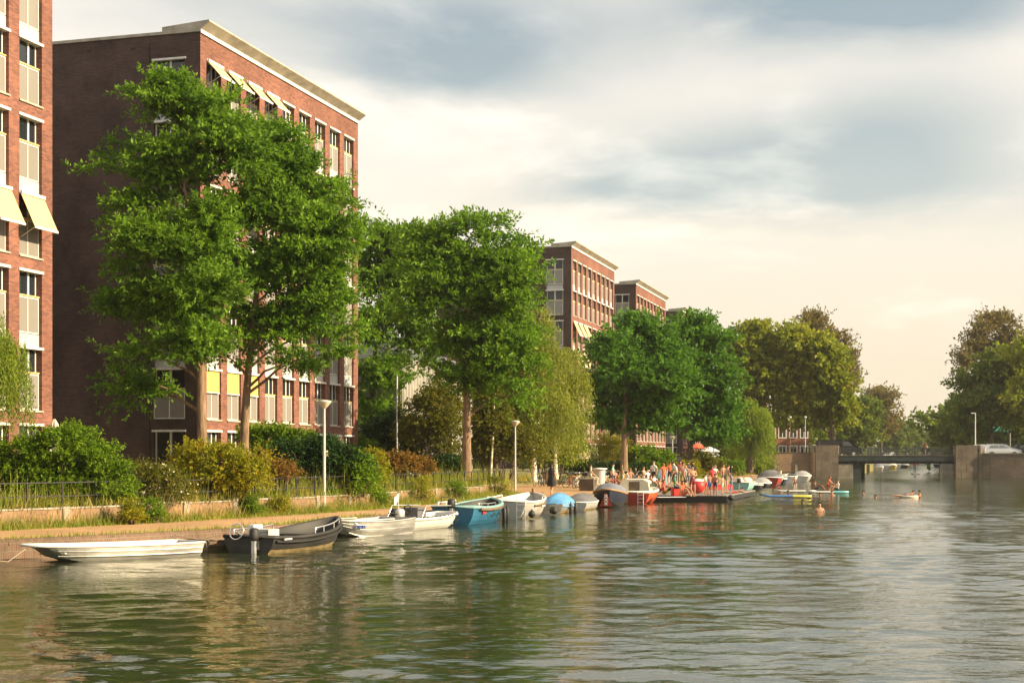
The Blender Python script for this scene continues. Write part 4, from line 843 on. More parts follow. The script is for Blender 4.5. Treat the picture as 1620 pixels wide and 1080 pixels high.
# ---- grass and weeds
def grass(label, pts, nper, h, spread, m, seed, width=0.028, name='grass'):
    rng = np.random.default_rng(seed); P = np.repeat(np.array(pts), nper, 0); n = len(P)
    P = P+np.concatenate([rng.normal(0, 1, (n, 2))*spread, np.zeros((n, 1))], 1)
    H = h*rng.gamma(3.0, 0.33, (n, 1)); a = rng.uniform(0, 6.28, n); B = np.stack([np.cos(a), np.sin(a), 0*a], 1)*width*0.5
    ln = rng.normal(0, 0.28, (n, 3)); ln[:, 2] = 1; tip = P+ln*H
    V = np.stack([P-B, P+B, tip], 1).reshape(-1, 3)
    return tag(link(name, np_mesh(name, V, np.arange(len(V)).reshape(-1, 3)), m), label, 'grass', kind='stuff')
def along(line, step, offs, z, jit=0.0, rnd=random.Random(1)):
    return [(p[0]-OUT[0]*o, p[1]-OUT[1]*o, z) for p in resample(line, step) for o in offs]
for i, (px, Y, hh, m, lab) in enumerate([(238, 46.6, 22, 'leaf_shrub', 'bright green weed tuft below the rose bush'), (205, 45.6, 16, 'leaf_gold', 'yellowing weed tuft below the huge round bush'), (395, 51.6, 13, 'leaf_shrub', 'bright green weed tuft below the golden shrub'), (440, 53.0, 12, 'leaf_gold', 'yellowing weed tuft below the rust coloured bush'), (520, 57.6, 20, 'leaf_shrub', 'leafy weed tuft at the foot of the path lamp'), (600, 60.5, 12, 'leaf_shrub', 'low weed tuft below the yellow green bush'), (668, 65.0, 34, 'leaf_gold', 'tall ivy covered post in the fence'), (720, 70.0, 18, 'leaf_shrub', 'weed tuft growing on the fence below the locust trunk'), (780, 78.0, 20, 'leaf_olive', 'scrubby growth at the end of the fence')]):
    px_shrub('weed_clump', lab, [(px, 721+(HC-0.75)*F/Y-hh*0.35, hh*0.75 if hh < 30 else 9, hh*0.55), (px+hh*0.5 if hh < 30 else px+2, 721+(HC-0.55)*F/Y-hh*0.2, hh*0.5 if hh < 30 else 8, hh*0.4)], Y, 0.45, M[m], n_clump=38, clump_r=0.10, shoots=7, per=7, slen=0.26, leaf=0.10, aspect=0.34, seed=130+i, cat='weeds', spread=0.1)
LWv = [p for p in W if p[1] > 30]
grass('dry straw coloured grass along the foot of the low wall', along(LWv, 0.25, (-0.12, -0.3), QZ), 42, 0.27, (0.16, 0.16), M['grass_dry'], 201, name='dry_grass')
grass('green grass verge between path and low wall', along(LWv, 0.3, (-0.45, -0.75), QZ), 32, 0.13, (0.2, 0.2), M['grass_green'], 202)
grass('weeds and tall grass growing through the iron fence', along(LWv, 0.3, (0.25, 0.7, 1.2), 1.0), 30, 0.34, (0.25, 0.25), M['grass_dry'], 203, name='weeds')
grass('green weeds behind the iron fence', along(LWv, 0.45, (0.5, 1.6, 2.6), 1.1), 22, 0.5, (0.4, 0.4), M['grass_green'], 204, 0.045, name='weeds')
Qn = [p for p in Q if 26 < p[1] < 52]
grass('thin yellowing grass along the brick quay edge', along(Qn, 0.3, (0.45, 0.8), QZ), 26, 0.09, (0.2, 0.2), M['grass_green'], 205)
W2r = [p for p in W2]
grass('dry grass on the bank behind the bicycles', along(W2r[:5], 0.5, (0.2, 0.8, 1.6, 2.6), 0.75), 40, 0.32, (0.35, 0.35), M['grass_dry'], 206, 0.05, name='dry_grass')
grass('sunlit grass on the bank near the far lamps', along(W2r[4:], 0.7, (-0.3, 0.3, 1.0, 2.2), 0.5), 34, 0.3, (0.4, 0.4), M['grass_green'], 207, 0.07)

# ================================================================== BOATS
M['alu'] = mat('bare_aluminium', (0.62, 0.60, 0.55), 0.38, metal=0.75, var=0.2, vscale=2.2, stretch=(0.6, 1, 2.5))
M['alu_in'] = mat('aluminium_inside', (0.42, 0.42, 0.40), 0.5, metal=0.4, var=0.15)
M['stain'] = mat('waterline_growth_glow', (0.36, 0.27, 0.13), 0.7, var=0.35, vscale=4, stretch=(1, 1, 4))  # growth at the waterline, with warm sun reflection mixed into the ochre
M['black_hull'] = mat('black_hull', (0.030, 0.028, 0.026), 0.6, var=0.35, vscale=2.0, stretch=(0.6, 1, 3))
M['rubber'] = mat('black_rubber', (0.018, 0.018, 0.018), 0.6)
M['white_hull'] = mat('white_hull', (0.70, 0.69, 0.64), 0.4, var=0.06, vscale=2)
M['blue_hull'] = mat('blue_hull', (0.026, 0.145, 0.26), 0.42, var=0.15, vscale=2)
M['teal_trim'] = mat('teal_trim', (0.20, 0.38, 0.37), 0.5, var=0.1)
M['grey_hull'] = mat('grey_hull', (0.50, 0.48, 0.44), 0.5, metal=0.25, var=0.14, vscale=1.6)
M['wood'] = mat('varnished_wood', (0.34, 0.20, 0.09), 0.4, var=0.25, vscale=5, stretch=(0.5, 4, 4))
M['old_wood'] = mat('old_wood', (0.16, 0.11, 0.07), 0.8, var=0.3, vscale=4)
M['tarp_blue'] = mat('blue_tarpaulin', (0.09, 0.29, 0.55), 0.6, var=0.15, vscale=3, bump=0.6, bscale=5)
M['tarp_grey'] = mat('grey_tarpaulin', (0.13, 0.13, 0.135), 0.75, var=0.15, vscale=2, bump=0.5, bscale=5)
M['tarp_light'] = mat('light_grey_tarpaulin', (0.30, 0.30, 0.295), 0.75, var=0.2, vscale=2, bump=0.5, bscale=5)
M['tarp_slate'] = mat('slate_tarpaulin', (0.16, 0.18, 0.22), 0.75, var=0.15, vscale=2, bump=0.5, bscale=5)
M['orange_hull'] = mat('orange_hull', (0.62, 0.10, 0.03), 0.4, var=0.06)
M['red_hull'] = mat('red_hull', (0.36, 0.045, 0.03), 0.45, var=0.1)
M['turq_hull'] = mat('turquoise_hull', (0.30, 0.55, 0.52), 0.5, var=0.1)
M['navy_hull'] = mat('navy_hull', (0.012, 0.018, 0.04), 0.4)
M['yellow_hull'] = mat('yellow_hull', (0.62, 0.45, 0.05), 0.45)
M['cream'] = mat('cream_paint', (0.66, 0.60, 0.47), 0.5, var=0.08)
M['screen'] = glass_mat('boat_windscreen', (0.10, 0.11, 0.11), 0.5)
M['rope'] = mat('mooring_rope', (0.30, 0.25, 0.17), 0.9)
M['chrome'] = mat('boat_rail_steel', (0.72, 0.71, 0.68), 0.25, metal=0.8)
M['red'] = mat('red_plastic', (0.55, 0.035, 0.03), 0.5)
M['blue_mark'] = mat('blue_lettering', (0.06, 0.10, 0.33), 0.5)
M['flag'] = mat('flag_cloth', (0.72, 0.74, 0.76), 0.8)

class Hull:
    def __init__(s, L, B, zst, zmid, zbow, bow_w=0.03, stern_w=0.82, draft=0.18, rake=0.35, p=2.2, hard=False, keel_rise=1.0, n=20, th=0.05, floor=0.06, srake=0.0):
        s.__dict__.update(locals()); s.us = np.linspace(0, 1, n)
    def hb(s, u):
        if u < 0.45: w = s.stern_w+(1-s.stern_w)*math.sin(u/0.45*math.pi/2)
        else: w = s.bow_w+(1-s.bow_w)*(1-((u-0.45)/0.55)**s.p)
        return max(0.012, w*s.B/2)
    def zs(s, u):
        a, m, b = s.zst, s.zmid, s.zbow
        return a*(1-u)*(1-2*u)+4*m*u*(1-u)+b*u*(2*u-1) if True else m
    def zk(s, u):
        t = max(0.0, (u-0.72)/0.28); return -s.draft+(s.draft*0.9+0.10)*s.keel_rise*t**2.2
    def x(s, u, fr):                          # fr 0 at the gunwale, 1 at the keel
        t = max(0.0, (u-0.5)/0.5); return (u-0.5)*s.L-s.rake*fr*t*t+s.srake*fr*max(0, 1-u/0.2)
    def row(s, u, off=0.0):
        b, z0, z1 = s.hb(u), s.zs(u), s.zk(u)
        prof = [(1, 0), (0.985, 0.25), (0.95, 0.5), (0.86, 0.78), (0, 1)] if s.hard else [(math.cos(a)**0.62, math.sin(a)**1.15) for a in np.linspace(0, math.pi/2, 8)]
        pt = [(s.x(u, f), y*b, z0+(z1-z0)*f) for y, f in prof]
        return pt+[(x, -y, z) for x, y, z in pt[-2::-1]]
    def outer(s, stain_z=0.06):
        b = MB(); rows = [s.row(u) for u in s.us]; k = len(rows[0])
        for i in range(len(rows)-1):
            for j in range(k-1):
                q = [rows[i][j], rows[i+1][j], rows[i+1][j+1], rows[i][j+1]]
                b.add(q, [(0, 1, 2, 3)], 1 if sum(p[2] for p in q)/4 < stain_z else 0, True)
        b.add(rows[0], [tuple(range(k))], 0)
        if s.bow_w > 0.1: b.add(rows[-1], [tuple(range(k-1, -1, -1))], 0)
        inn = []
        for u in s.us:
            h = max(0.006, s.hb(u)-s.th); zf = min(max(s.floor, s.zk(u)+0.05), s.zs(u)-0.03); e = s.th/s.L
            uu = min(max(u, e), 1-e*1.6); x = s.x(uu, 0.0); inn.append([(x, h, s.zs(u)), (s.x(uu, 0.6), h*0.86, zf), (s.x(uu, 0.6), -h*0.86, zf), (x, -h, s.zs(u))])
        b.grid(inn, 2, True, True); b.add(inn[0], [(3, 2, 1, 0)], 2); b.add(inn[-1], [(0, 1, 2, 3)], 2)
        top = [(r[0], r[-1], q[0], q[-1]) for r, q in zip(rows, inn)]
        b.grid([[t[0] for t in top], [t[2] for t in top]], 3, False, True); b.grid([[t[1] for t in top], [t[3] for t in top]], 3, False)
        b.add([rows[0][0], rows[0][-1], inn[0][3], inn[0][0]], [(0, 3, 2, 1)], 3); return b
    def edge(s, side, u0=0.0, u1=1.0, n=16, dz=0.0, dy=0.0, dx=0.0):
        return [(s.x(u, 0)+dx, side*(s.hb(u)+dy), s.zs(u)+dz) for u in np.linspace(u0, u1, n)]
    def gun(s, r, dz=0.0, dy=0.0): return MB().tube(s.edge(1, dz=dz, dy=dy)+s.edge(-1, dz=dz, dy=dy)[::-1], r, 7, closed=True)
def boat_root(name, label, stern, bow, cat='boat', group=None):
    a = math.atan2(bow[1]-stern[1], bow[0]-stern[0])
    return thing(name, label, cat, ((stern[0]+bow[0])/2, (stern[1]+bow[1])/2, 0.0), a, group), math.hypot(bow[0]-stern[0], bow[1]-stern[1])
def part_hull(o, h, mo, ms, mi, mr, stain=0.06): return h.outer(stain).build('hull', [mo, ms, mi, mr], o)
def thwart(o, h, u, m, dz=-0.14, w=0.24):
    y = h.hb(u)-h.th; z = h.zs(u)+dz; MB().box(h.x(u, 0)-w/2, h.x(u, 0)+w/2, -y, y, z-0.04, z).build('thwart', m, o)
def rail(o, h, side, u0, u1, hgt, m, posts=3, r=0.016, inset=0.05):
    b = MB(); e = h.edge(side, u0, u1, 9, hgt, -inset); f = h.edge(side, u0, u1, 9, 0.0, -inset)
    b.tube([f[0]]+e[0:]+[f[-1]], r, 6)
    for i in range(1, posts): k = i*8//posts; b.tube([f[k], e[k]], r*0.9, 6)
    b.build('rail', m, o)
def outboard(o, x, z, m, y=0.0, s=1.0):
    b = MB(); b.lathe([(0.0, 0.34), (0.10, 0.33), (0.15, 0.26), (0.15, 0.08), (0.12, 0.0), (0.05, -0.02)], 12, (x-0.16*s, y, z), 0, True, 1.25*s, s); q = b.build('outboard_motor', [m], o)
    b = MB(); b.box(x-0.24*s, x-0.12*s, y-0.05, y+0.05, z-0.62, z); b.box(x-0.05, x+0.03, y-0.08, y+0.08, z-0.25, z-0.02); b.build('shaft', M['steel'], q)
    MB().tube([(x-0.05, y, z+0.12), (x+0.25, y, z+0.20), (x+0.55, y, z+0.20)], 0.022, 6).build('tiller', M['rubber'], q)
def fender(o, x, y, z, r=0.16, ball=True):
    b = MB()
    if ball: b.lathe([(0, -r), (r*0.7, -r*0.7), (r, 0), (r*0.7, r*0.7), (0.04, r), (0.03, r*1.3)], 10, (x, y, z))
    else: b.lathe([(0.02, -0.34), (0.08, -0.3), (0.085, 0.25), (0.03, 0.32), (0.02, 0.4)], 9, (x, y, z))
    b.build('fender', M['rubber'], o)
def wheel_steer(o, x, y, z, r=0.2, m=None):
    b = MB(); b.tube([(x+0.06*math.cos(a), y+r*math.sin(a), z+r*math.cos(a)) for a in np.linspace(0, 2*math.pi, 15)[:-1]], 0.018, 6, closed=True)
    b.bar((x+0.02, y-r, z), (x+0.02, y+r, z), 0.02, 0.02); b.bar((x+0.2, y, z-0.1), (x, y, z), 0.04, 0.04); b.build('steering_wheel', m or M['chrome'], o)
def cover(o, h, hgt, m, u0=0.03, u1=0.97, name='cover', peak=0.45, drop=0.1, flat=0.5, pw=1.6):
    b = MB(); rows = []; rr = random.Random(int(h.L*100))
    for u in np.linspace(u0, u1, 14):
        hb, z = h.hb(u)+0.03, h.zs(u); t = math.sin(math.pi*min(1, max(0, (u-u0)/(u1-u0))))**flat; r = []
        for v in np.linspace(-1, 1, 13):
            q = abs(v); zz = z-drop if q == 1 else z+0.02+hgt*t*(1-q**pw)+rr.uniform(-0.02, 0.02)
            r.append((h.x(u, 0)+rr.uniform(-0.01, 0.01), v*hb*(1.015 if q == 1 else 1), zz))
        rows.append(r)
    b.grid(rows, 0, True, True); return b.build(name, m, o)
def line(o, pts, r=0.014, name='mooring_rope', m=None): MB().tube(pts, r, 5).build(name, m or M['rope'], o)

def build_boats():
    # long aluminium punt
    o, L = boat_root('aluminium_punt', 'long flat bare aluminium punt moored at the brick quay', (-8.5, 38.3), (-11.75, 35.45))
    h = Hull(4.45, 1.45, 0.36, 0.36, 0.42, bow_w=0.62, stern_w=0.95, draft=0.1, rake=0.42, p=3.0, hard=True, keel_rise=2.4, th=0.05, srake=0.1)
    part_hull(o, h, M['alu'], M['stain'], M['alu_in'], M['white'], 0.03); h.gun(0.03).build('gunwale', M['white'], o)
    for u in (0.2, 0.52, 0.82): thwart(o, h, u, M['alu'])
    for s in (1, -1):
        b = MB()
        for z in (0.24, 0.12): b.tube([(h.x(u, 0.3), s*(h.hb(u)*0.985+0.006), h.zs(u)-z) for u in np.linspace(0.01, 0.9, 14)], 0.012, 5)
        b.build('rub_strake', M['alu'], o)
    line(o, [(2.4, 0.3, 0.36), (3.0, 0.7, 0.1), (3.6, 1.0, 0.2)])
    # small brown rowing boat
    o, L = boat_root('rowing_boat', 'small brown wooden rowing boat wedged between punt and quay', (-8.55, 40.0), (-7.45, 42.4))
    h = Hull(2.9, 1.05, 0.30, 0.27, 0.42, stern_w=0.7, draft=0.1, rake=0.2); part_hull(o, h, M['old_wood'], M['stain'], M['old_wood'], M['old_wood']); h.gun(0.025).build('gunwale', M['old_wood'], o)
    for u in (0.25, 0.55): thwart(o, h, u, M['old_wood'], -0.08)
    line(o, [(-1.4, -0.2, 0.3), (-2.0, -0.7, 0.12), (-2.6, -1.2, 0.36)])
    # black tender
    o, L = boat_root('black_tender', 'weathered black tender with silver hand rails and steering wheel', (-7.0, 38.9), (-5.25, 43.2))
    h = Hull(4.8, 1.85, 0.47, 0.46, 0.80, stern_w=0.84, draft=0.16, rake=0.4, p=2.6, th=0.07); part_hull(o, h, M['black_hull'], M['stain'], M['rubber'], M['black_hull'], 0.09); h.gun(0.05, -0.02, 0.0).build('gunwale', M['black_hull'], o)
    b = MB()
    for s in (1, -1): b.tube([(x, y, z-0.14) for x, y, z in h.edge(s, 0.02, 0.97, 18, 0, 0.02)], 0.035, 6)
    b.build('rubbing_strip', M['rubber'], o)
    rail(o, h, -1, 0.42, 0.82, 0.17, M['chrome'], 3, 0.02); rail(o, h, 1, 0.10, 0.55, 0.17, M['chrome'], 2, 0.02)
    wheel_steer(o, -2.45, 0.35, 0.58, 0.21); outboard(o, -2.40, 0.36, M['black_hull'], -0.25, 0.8)
    for u in (0.12, 0.6): thwart(o, h, u, M['black_hull'], -0.12, 0.4)
    b = MB(); b.box(-1.9, -1.35, -0.3, 0.3, 0.08, 0.62); b.build('seat_box', M['grey_panel'], o)
    MB().box(-1.6, -1.15, 0.35, 0.55, 0.5, 0.72).build('cool_box', M['white'], o)
    MB().box(-2.1, -1.72, -0.93, -0.90, 0.36, 0.40).build('registration_plate', M['white'], o)
    line(o, [(-2.6, 0.75, 0.5), (-3.0, 1.2, 0.38), (-3.2, 1.8, 0.5)])
    # open aluminium boat, bow towards the camera side
    o, L = boat_root('aluminium_dinghy', 'shiny open aluminium dinghy with a small blue mark on its bow', (-3.95, 49.7), (-5.75, 46.4))
    h = Hull(3.9, 1.62, 0.50, 0.46, 0.56, bow_w=0.1, stern_w=0.9, draft=0.14, rake=0.45, p=2.8, hard=True, keel_rise=1.6); part_hull(o, h, M['alu'], M['stain'], M['alu_in'], M['white'], 0.02); h.gun(0.03).build('gunwale', M['alu'], o)
    b = MB()
    for s in (1, -1):
        for f in (0.2, 0.42): b.tube([(h.x(u, f), s*(h.hb(u)*(0.99-0.05*f)+0.004), h.zs(u)+(h.zk(u)-h.zs(u))*f) for u in np.linspace(0.02, 0.95, 16)], 0.013, 5)
        b.tube([(h.x(u, 0.78), s*(h.hb(u)*0.86+0.012), h.zs(u)+(h.zk(u)-h.zs(u))*0.78) for u in np.linspace(0.02, 0.985, 16)], 0.02, 5)
    b.build('rub_strake', M['alu'], o)
    for u in (0.15, 0.5, 0.8): thwart(o, h, u, M['white'], -0.06, 0.34)
    for s in (1, -1): rail(o, h, s, 0.35, 0.75, 0.07, M['white'], 2, 0.016)
    b = MB()                                   # blue lettering on the bow side
    def stroke(x0, z0, x1, z1):
        u0 = x0/3.9+0.5; y = h.hb(u0)*0.992+0.016; b.bar((x0, y, z0), (x1, h.hb(x1/3.9+0.5)*0.992+0.016, z1), 0.03, 0.035)
    for k in range(3):
        x = 1.34-k*0.13; stroke(x, 0.27, x, 0.37); stroke(x-0.07, 0.27, x-0.07, 0.37); stroke(x, 0.32 if k != 1 else 0.36, x-0.07, 0.32 if k != 1 else 0.28)
    b.build('lettering', M['blue_mark'], o)
    outboard(o, -1.95, 0.46, M['steel'])
    # white plastic boat with flag
    o, L = boat_root('white_workboat', 'low white plastic boat with tiny flag and folded bimini', (-3.95, 50.9), (-2.45, 53.9))
    h = Hull(3.6, 1.55, 0.42, 0.42, 0.52, bow_w=0.5, stern_w=0.97, draft=0.12, rake=0.3, p=3.4, keel_rise=1.6, th=0.13); part_hull(o, h, M['white_hull'], M['white_hull'], M['grey_panel'], M['white_hull']); h.gun(0.06, -0.02).build('gunwale', M['white_hull'], o)
    MB().box(-1.0, -0.4, -0.35, 0.35, 0.1, 0.78).build('console', M['tarp_grey'], o); wheel_steer(o, -1.12, 0.0, 0.7, 0.16, M['rubber']); outboard(o, -1.8, 0.45, M['rubber'])
    MB().tube([(-1.3, -0.7, 0.45), (-1.0, -0.7, 0.85), (0.9, -0.65, 0.80)], 0.018, 6).build('bimini_pole', M['chrome'], o); MB().tube([(-1.3, 0.7, 0.45), (-1.0, 0.7, 0.85), (0.9, 0.65, 0.80)], 0.018, 6).build('bimini_pole', M['chrome'], o)
    b = MB()
    for i in range(9): b.box(-1.4+i*0.3, -1.34+i*0.3, -0.82, -0.66, 0.43, 0.47)
    b.build('cleat', M['rubber'], o)
    for k in range(2): MB().bar((1.35-k*0.14, -0.72+k*0.03, 0.33), (1.30-k*0.14, -0.715+k*0.03, 0.2), 0.02, 0.02).build('lettering', M['rubber'], o)
    MB().tube([(-0.9, 0.5, 0.4), (-0.9, 0.5, 1.28)], 0.015, 6).build('flag_pole', M['white'], o)
    b = MB(); b.grid([[(-0.9-0.035*i*1.4, 0.5+0.02*math.sin(i*1.5), z-0.05*i*0.6) for i in range(6)] for z in (1.0, 1.27)], 0, True); b.build('flag', M['flag'], o)
    # blue tender
    o, L = boat_root('blue_tender', 'blue fibreglass tender with teal rim and rope loops', (-2.2, 54.9), (-0.85, 59.3))
    h = Hull(4.8, 1.95, 0.72, 0.66, 0.90, stern_w=0.86, draft=0.2, rake=0.3, p=2.9, th=0.12); part_hull(o, h, M['blue_hull'], M['blue_hull'], M['rubber'], M['teal_trim']); h.gun(0.07, -0.03).build('gunwale', M['teal_trim'], o)
    MB().tube([(x, y, z-0.1) for x, y, z in h.edge(-1, 0.1, 0.7, 12, 0, 0.06)], 0.06, 8).build('rubbing_strip', M['old_wood'], o)
    rail(o, h, -1, 0.12, 0.5, 0.13, M['chrome'], 2); rail(o, h, 1, 0.15, 0.6, 0.16, M['white'], 2, 0.03)
    b = MB()
    for i in range(5):
        e = h.edge(-1, 0.3+i*0.12, 0.42+i*0.12, 7, -0.24, 0.02); b.tube([(x, y, z-0.14*math.sin(math.pi*k/6)) for k, (x, y, z) in enumerate(e)], 0.014, 5)
    b.build('rope_loop', M['rubber'], o); fender(o, 0.5, -1.12, 0.25, ball=False); fender(o, 1.2, -1.02, 0.25, ball=False)
    MB().box(-1.6, -1.2, -0.935, -0.90, 0.40, 0.48).build('red_badge', M['red'], o); outboard(o, -2.4, 0.66, M['rubber']); MB().tube([(-2.35, 0.5, 0.78), (-2.0, 0.6, 1.05), (-1.2, 0.6, 1.0)], 0.02, 6).build('hose', M['rubber'], o)
    MB().box(-1.5, -0.8, -0.6, 0.6, 0.3, 0.62).build('engine_box', M['tarp_grey'], o); line(o, [(-2.4, 0.8, 0.7), (-3.0, 1.4, 0.45)])
    # grey sloop
    o, L = boat_root('grey_sloop', 'large pale grey aluminium sloop with hanging black ball fenders', (-0.30, 60.2), (0.95, 64.7))
    h = Hull(4.8, 2.0, 0.74, 0.70, 0.98, stern_w=0.88, draft=0.2, rake=0.3, p=2.9, th=0.07); part_hull(o, h, M['grey_hull'], M['stain'], M['alu_in'], M['white'], 0.08); h.gun(0.05).build('gunwale', M['white'], o)
    MB().tube([(x, y, z-0.16) for x, y, z in h.edge(-1, 0.25, 0.98, 14, 0, 0.02)], 0.04, 6).build('rubbing_strip', M['old_wood'], o)
    rail(o, h, -1, 0.55, 0.85, 0.14, M['chrome'], 2); rail(o, h, 1, 0.1, 0.6, 0.18, M['white'], 2, 0.03)
    for u in (0.2, 0.55): thwart(o, h, u, M['tarp_grey'], -0.1, 0.5)
    MB().box(2.2, 2.34, -0.05, 0.05, 0.92, 1.16).build('bow_post', M['wood'], o); fender(o, 1.5, -1.16, 0.2); fender(o, 2.05, -0.95, 0.2); fender(o, -2.2, -1.12, 0.2)
    b = MB(); 
    for y in (-0.95, -0.6): b.tube([(-2.68, y, -0.2), (-2.66, y, 0.85)], 0.02, 6)
    for z in (0.1, 0.35, 0.6): b.tube([(-2.67, -0.95, z), (-2.67, -0.6, z)], 0.018, 6)
    b.build('ladder', M['chrome'], o); MB().box(-0.1, 0.5, -1.02, -0.995, 0.45, 0.51).build('registration_plate', M['white'], o)
    # covered dinghies
    o, L = boat_root('covered_dinghy', 'small dinghy under a bright blue tarpaulin', (1.72, 65.9), (2.6, 68.8))
    h = Hull(3.2, 1.45, 0.42, 0.42, 0.52, stern_w=0.85, draft=0.12, p=2.5); part_hull(o, h, M['alu'], M['stain'], M['alu_in'], M['alu']); cover(o, h, 0.46, M['tarp_blue'], drop=0.12)
    fender(o, -0.7, -0.76, 0.12, ball=False); fender(o, 0.1, -0.78, 0.12, ball=False)
    o, L = boat_root('covered_dinghy', 'small dinghy under a dull grey tarpaulin', (2.95, 69.4), (3.9, 72.7))
    h = Hull(3.5, 1.5, 0.40, 0.38, 0.48, stern_w=0.85, draft=0.12, p=2.5); part_hull(o, h, M['grey_hull'], M['stain'], M['alu_in'], M['white']); h.gun(0.035).build('gunwale', M['white'], o); cover(o, h, 0.40, M['tarp_grey'], drop=0.02)
    # black launch with three crosses
    o, L = boat_root('covered_launch', 'dark launch under slate cover, white crosses on a red bow patch', (5.5, 78.0), (4.75, 73.4))
    h = Hull(4.7, 1.62, 0.72, 0.66, 0.92, bow_w=0.22, stern_w=0.85, draft=0.2, rake=0.25, p=3.6, th=0.08); part_hull(o, h, M['navy_hull'], M['black_hull'], M['rubber'], M['wood'], 0.2); h.gun(0.06, 0.0).build('gunwale', M['wood'], o)
    cover(o, h, 0.50, M['tarp_slate'], 0.05, 0.88, drop=0.02, flat=0.22, pw=2.6)
    zb = h.zs(0.97); xb = h.x(0.985, 0.1)
    MB().add([(xb+0.10, -0.34, 0.05), (xb+0.10, 0.34, 0.05), (xb+0.2, 0.0, zb-0.1)], [(0, 1, 2)]).add([(xb, -0.34, 0.05), (xb, 0.34, 0.05), (xb+0.1, 0.0, zb-0.1)], [(2, 1, 0)]).build('red_patch', M['red_hull'], o)
    for k in range(3):
        b = MB(); z = 0.2+k*0.19; x = xb+0.16+k*0.015
        for s in (1, -1): b.bar((x, -0.07, z-0.07*s), (x, 0.07, z+0.07*s), 0.05, 0.05)
        b.build('white_cross', M['white'], o)
    # orange cabin boat
    o, L = boat_root('cabin_boat', 'orange hulled boat with white cabin and boarding ladder', (6.45, 79.3), (7.55, 83.3))
    h = Hull(4.3, 2.3, 0.62, 0.66, 0.86, stern_w=0.92, draft=0.2, rake=0.3, p=2.6, th=0.2); part_hull(o, h, M['orange_hull'], M['orange_hull'], M['white_hull'], M['white_hull']); h.gun(0.07, 0.02).build('gunwale', M['white_hull'], o)
    MB().box(h.x(0, 0)-0.02, h.x(0, 0)-0.004, -0.9, 0.9, 0.03, 0.5).build('transom_panel', M['red_hull'], o)
    b = MB(); rows = []
    for x, w, z in ((-0.9, 0.86, 1.30), (0.2, 0.84, 1.34), (1.0, 0.66, 1.12), (1.55, 0.40, 0.86)): rows.append([(x, -w, 0.6), (x, -w*0.9, z-0.14), (x, -w*0.6, z), (x, w*0.6, z), (x, w*0.9, z-0.14), (x, w, 0.6)])
    b.grid(rows, 0, False); b.add(rows[0], [tuple(range(6))], 0); b.build('cabin', M['cream'], o)
    b = MB(); b.box(-0.935, -0.905, -0.30, 0.30, 0.42, 1.18); b.build('cabin_door', M['old_wood'], o)
    for s in (1, -1): MB().box(-0.5, 0.5, s*0.83-0.02, s*0.83+0.02, 0.88, 1.08).build('cabin_window', M['screen'], o)
    b = MB()
    for y in (-0.45, -0.75): b.tube([(-2.26, y, -0.1), (-2.25, y, 0.68)], 0.02, 6)
    for z in (0.08, 0.28, 0.48): b.tube([(-2.26, -0.45, z), (-2.26, -0.75, z)], 0.018, 6)
    b.build('ladder', M['white'], o); MB().box(-2.27, -2.225, 0.1, 0.4, 0.05, 0.42).build('hatch', M['stain'], o)
    # boats between dock and bridge
    def runabout(name, label, stern, bow, mo, B=1.7, z=(0.5, 0.5, 0.7), cov=None, cm=None, screen=False, cabin=False):
        o, L = boat_root(name, label, stern, bow); h = Hull(L, B, *z, stern_w=0.88, draft=0.15, rake=0.35, p=2.4, th=0.1); part_hull(o, h, mo, mo, M['alu_in'], M['white']); h.gun(0.05).build('gunwale', M['white'] if mo != M['turq_hull'] else M['cream'], o)
        if cov: cover(o, h, cov, cm, drop=0.05, flat=0.4, pw=2.2)
        if screen:
            b = MB(); b.grid([[(0.3+0.4*math.cos(a), B*0.42*math.sin(a), z[1]-0.02) for a in np.linspace(-1.5, 1.5, 9)], [(0.05+0.3*math.cos(a), B*0.36*math.sin(a), z[1]+0.42) for a in np.linspace(-1.5, 1.5, 9)]], 0, True); b.build('windscreen', M['screen'], o)
        for u in (0.2, 0.45): thwart(o, h, u, M['cream'], -0.08, 0.3)
        return o, h
    o, h = runabout('turquoise_boat', 'pale turquoise wooden boat loaded with bags beside the dock', (17.2, 110.0), (18.6, 114.8), M['turq_hull'], 1.7, (0.62, 0.6, 0.7)); outboard(o, -2.5, 0.6, M['rubber'])
    for i in range(4): MB().lathe([(0.05, 0), (0.34, 0.05), (0.38, 0.25), (0.2, 0.48), (0, 0.52)], 9, (-1.2+0.7*i, 0.2*(-1)**i, 0.45)).build('bag', M['cream'], o)
    runabout('black_dinghy', 'little black dinghy next to the turquoise boat', (18.9, 113.5), (19.6, 116.0), M['rubber'], 1.1, (0.35, 0.32, 0.42))
    runabout('covered_speedboat', 'low speedboat under a silver grey cover', (20.4, 120.5), (21.6, 124.6), M['black_hull'], 1.7, (0.35, 0.35, 0.45), 0.42, M['tarp_light'])
    o, h = runabout('red_cruiser', 'red hulled cruiser with domed grey canopy', (22.3, 126.8), (23.7, 131.6), M['red_hull'], 2.1, (0.75, 0.75, 0.95)); cover(o, h, 0.62, M['tarp_grey'], 0.05, 0.75, 'canopy', flat=0.3, pw=2.6)
    b = MB(); b.box(-1.7, -1.5, -1.0, -0.985, 1.02, 1.3); b.box(-1.0, -0.4, -1.0, -0.985, 1.05, 1.32); b.build('canopy_window', M['cream'], o); MB().box(-1.0, -0.6, -1.075, -1.05, 0.42, 0.56).build('name_plate', M['white'], o)
    runabout('navy_boat', 'small navy blue boat between red cruiser and bimini boat', (24.6, 134.5), (25.6, 138.0), M['navy_hull'], 1.3, (0.5, 0.5, 0.7), 0.25, M['tarp_slate'])
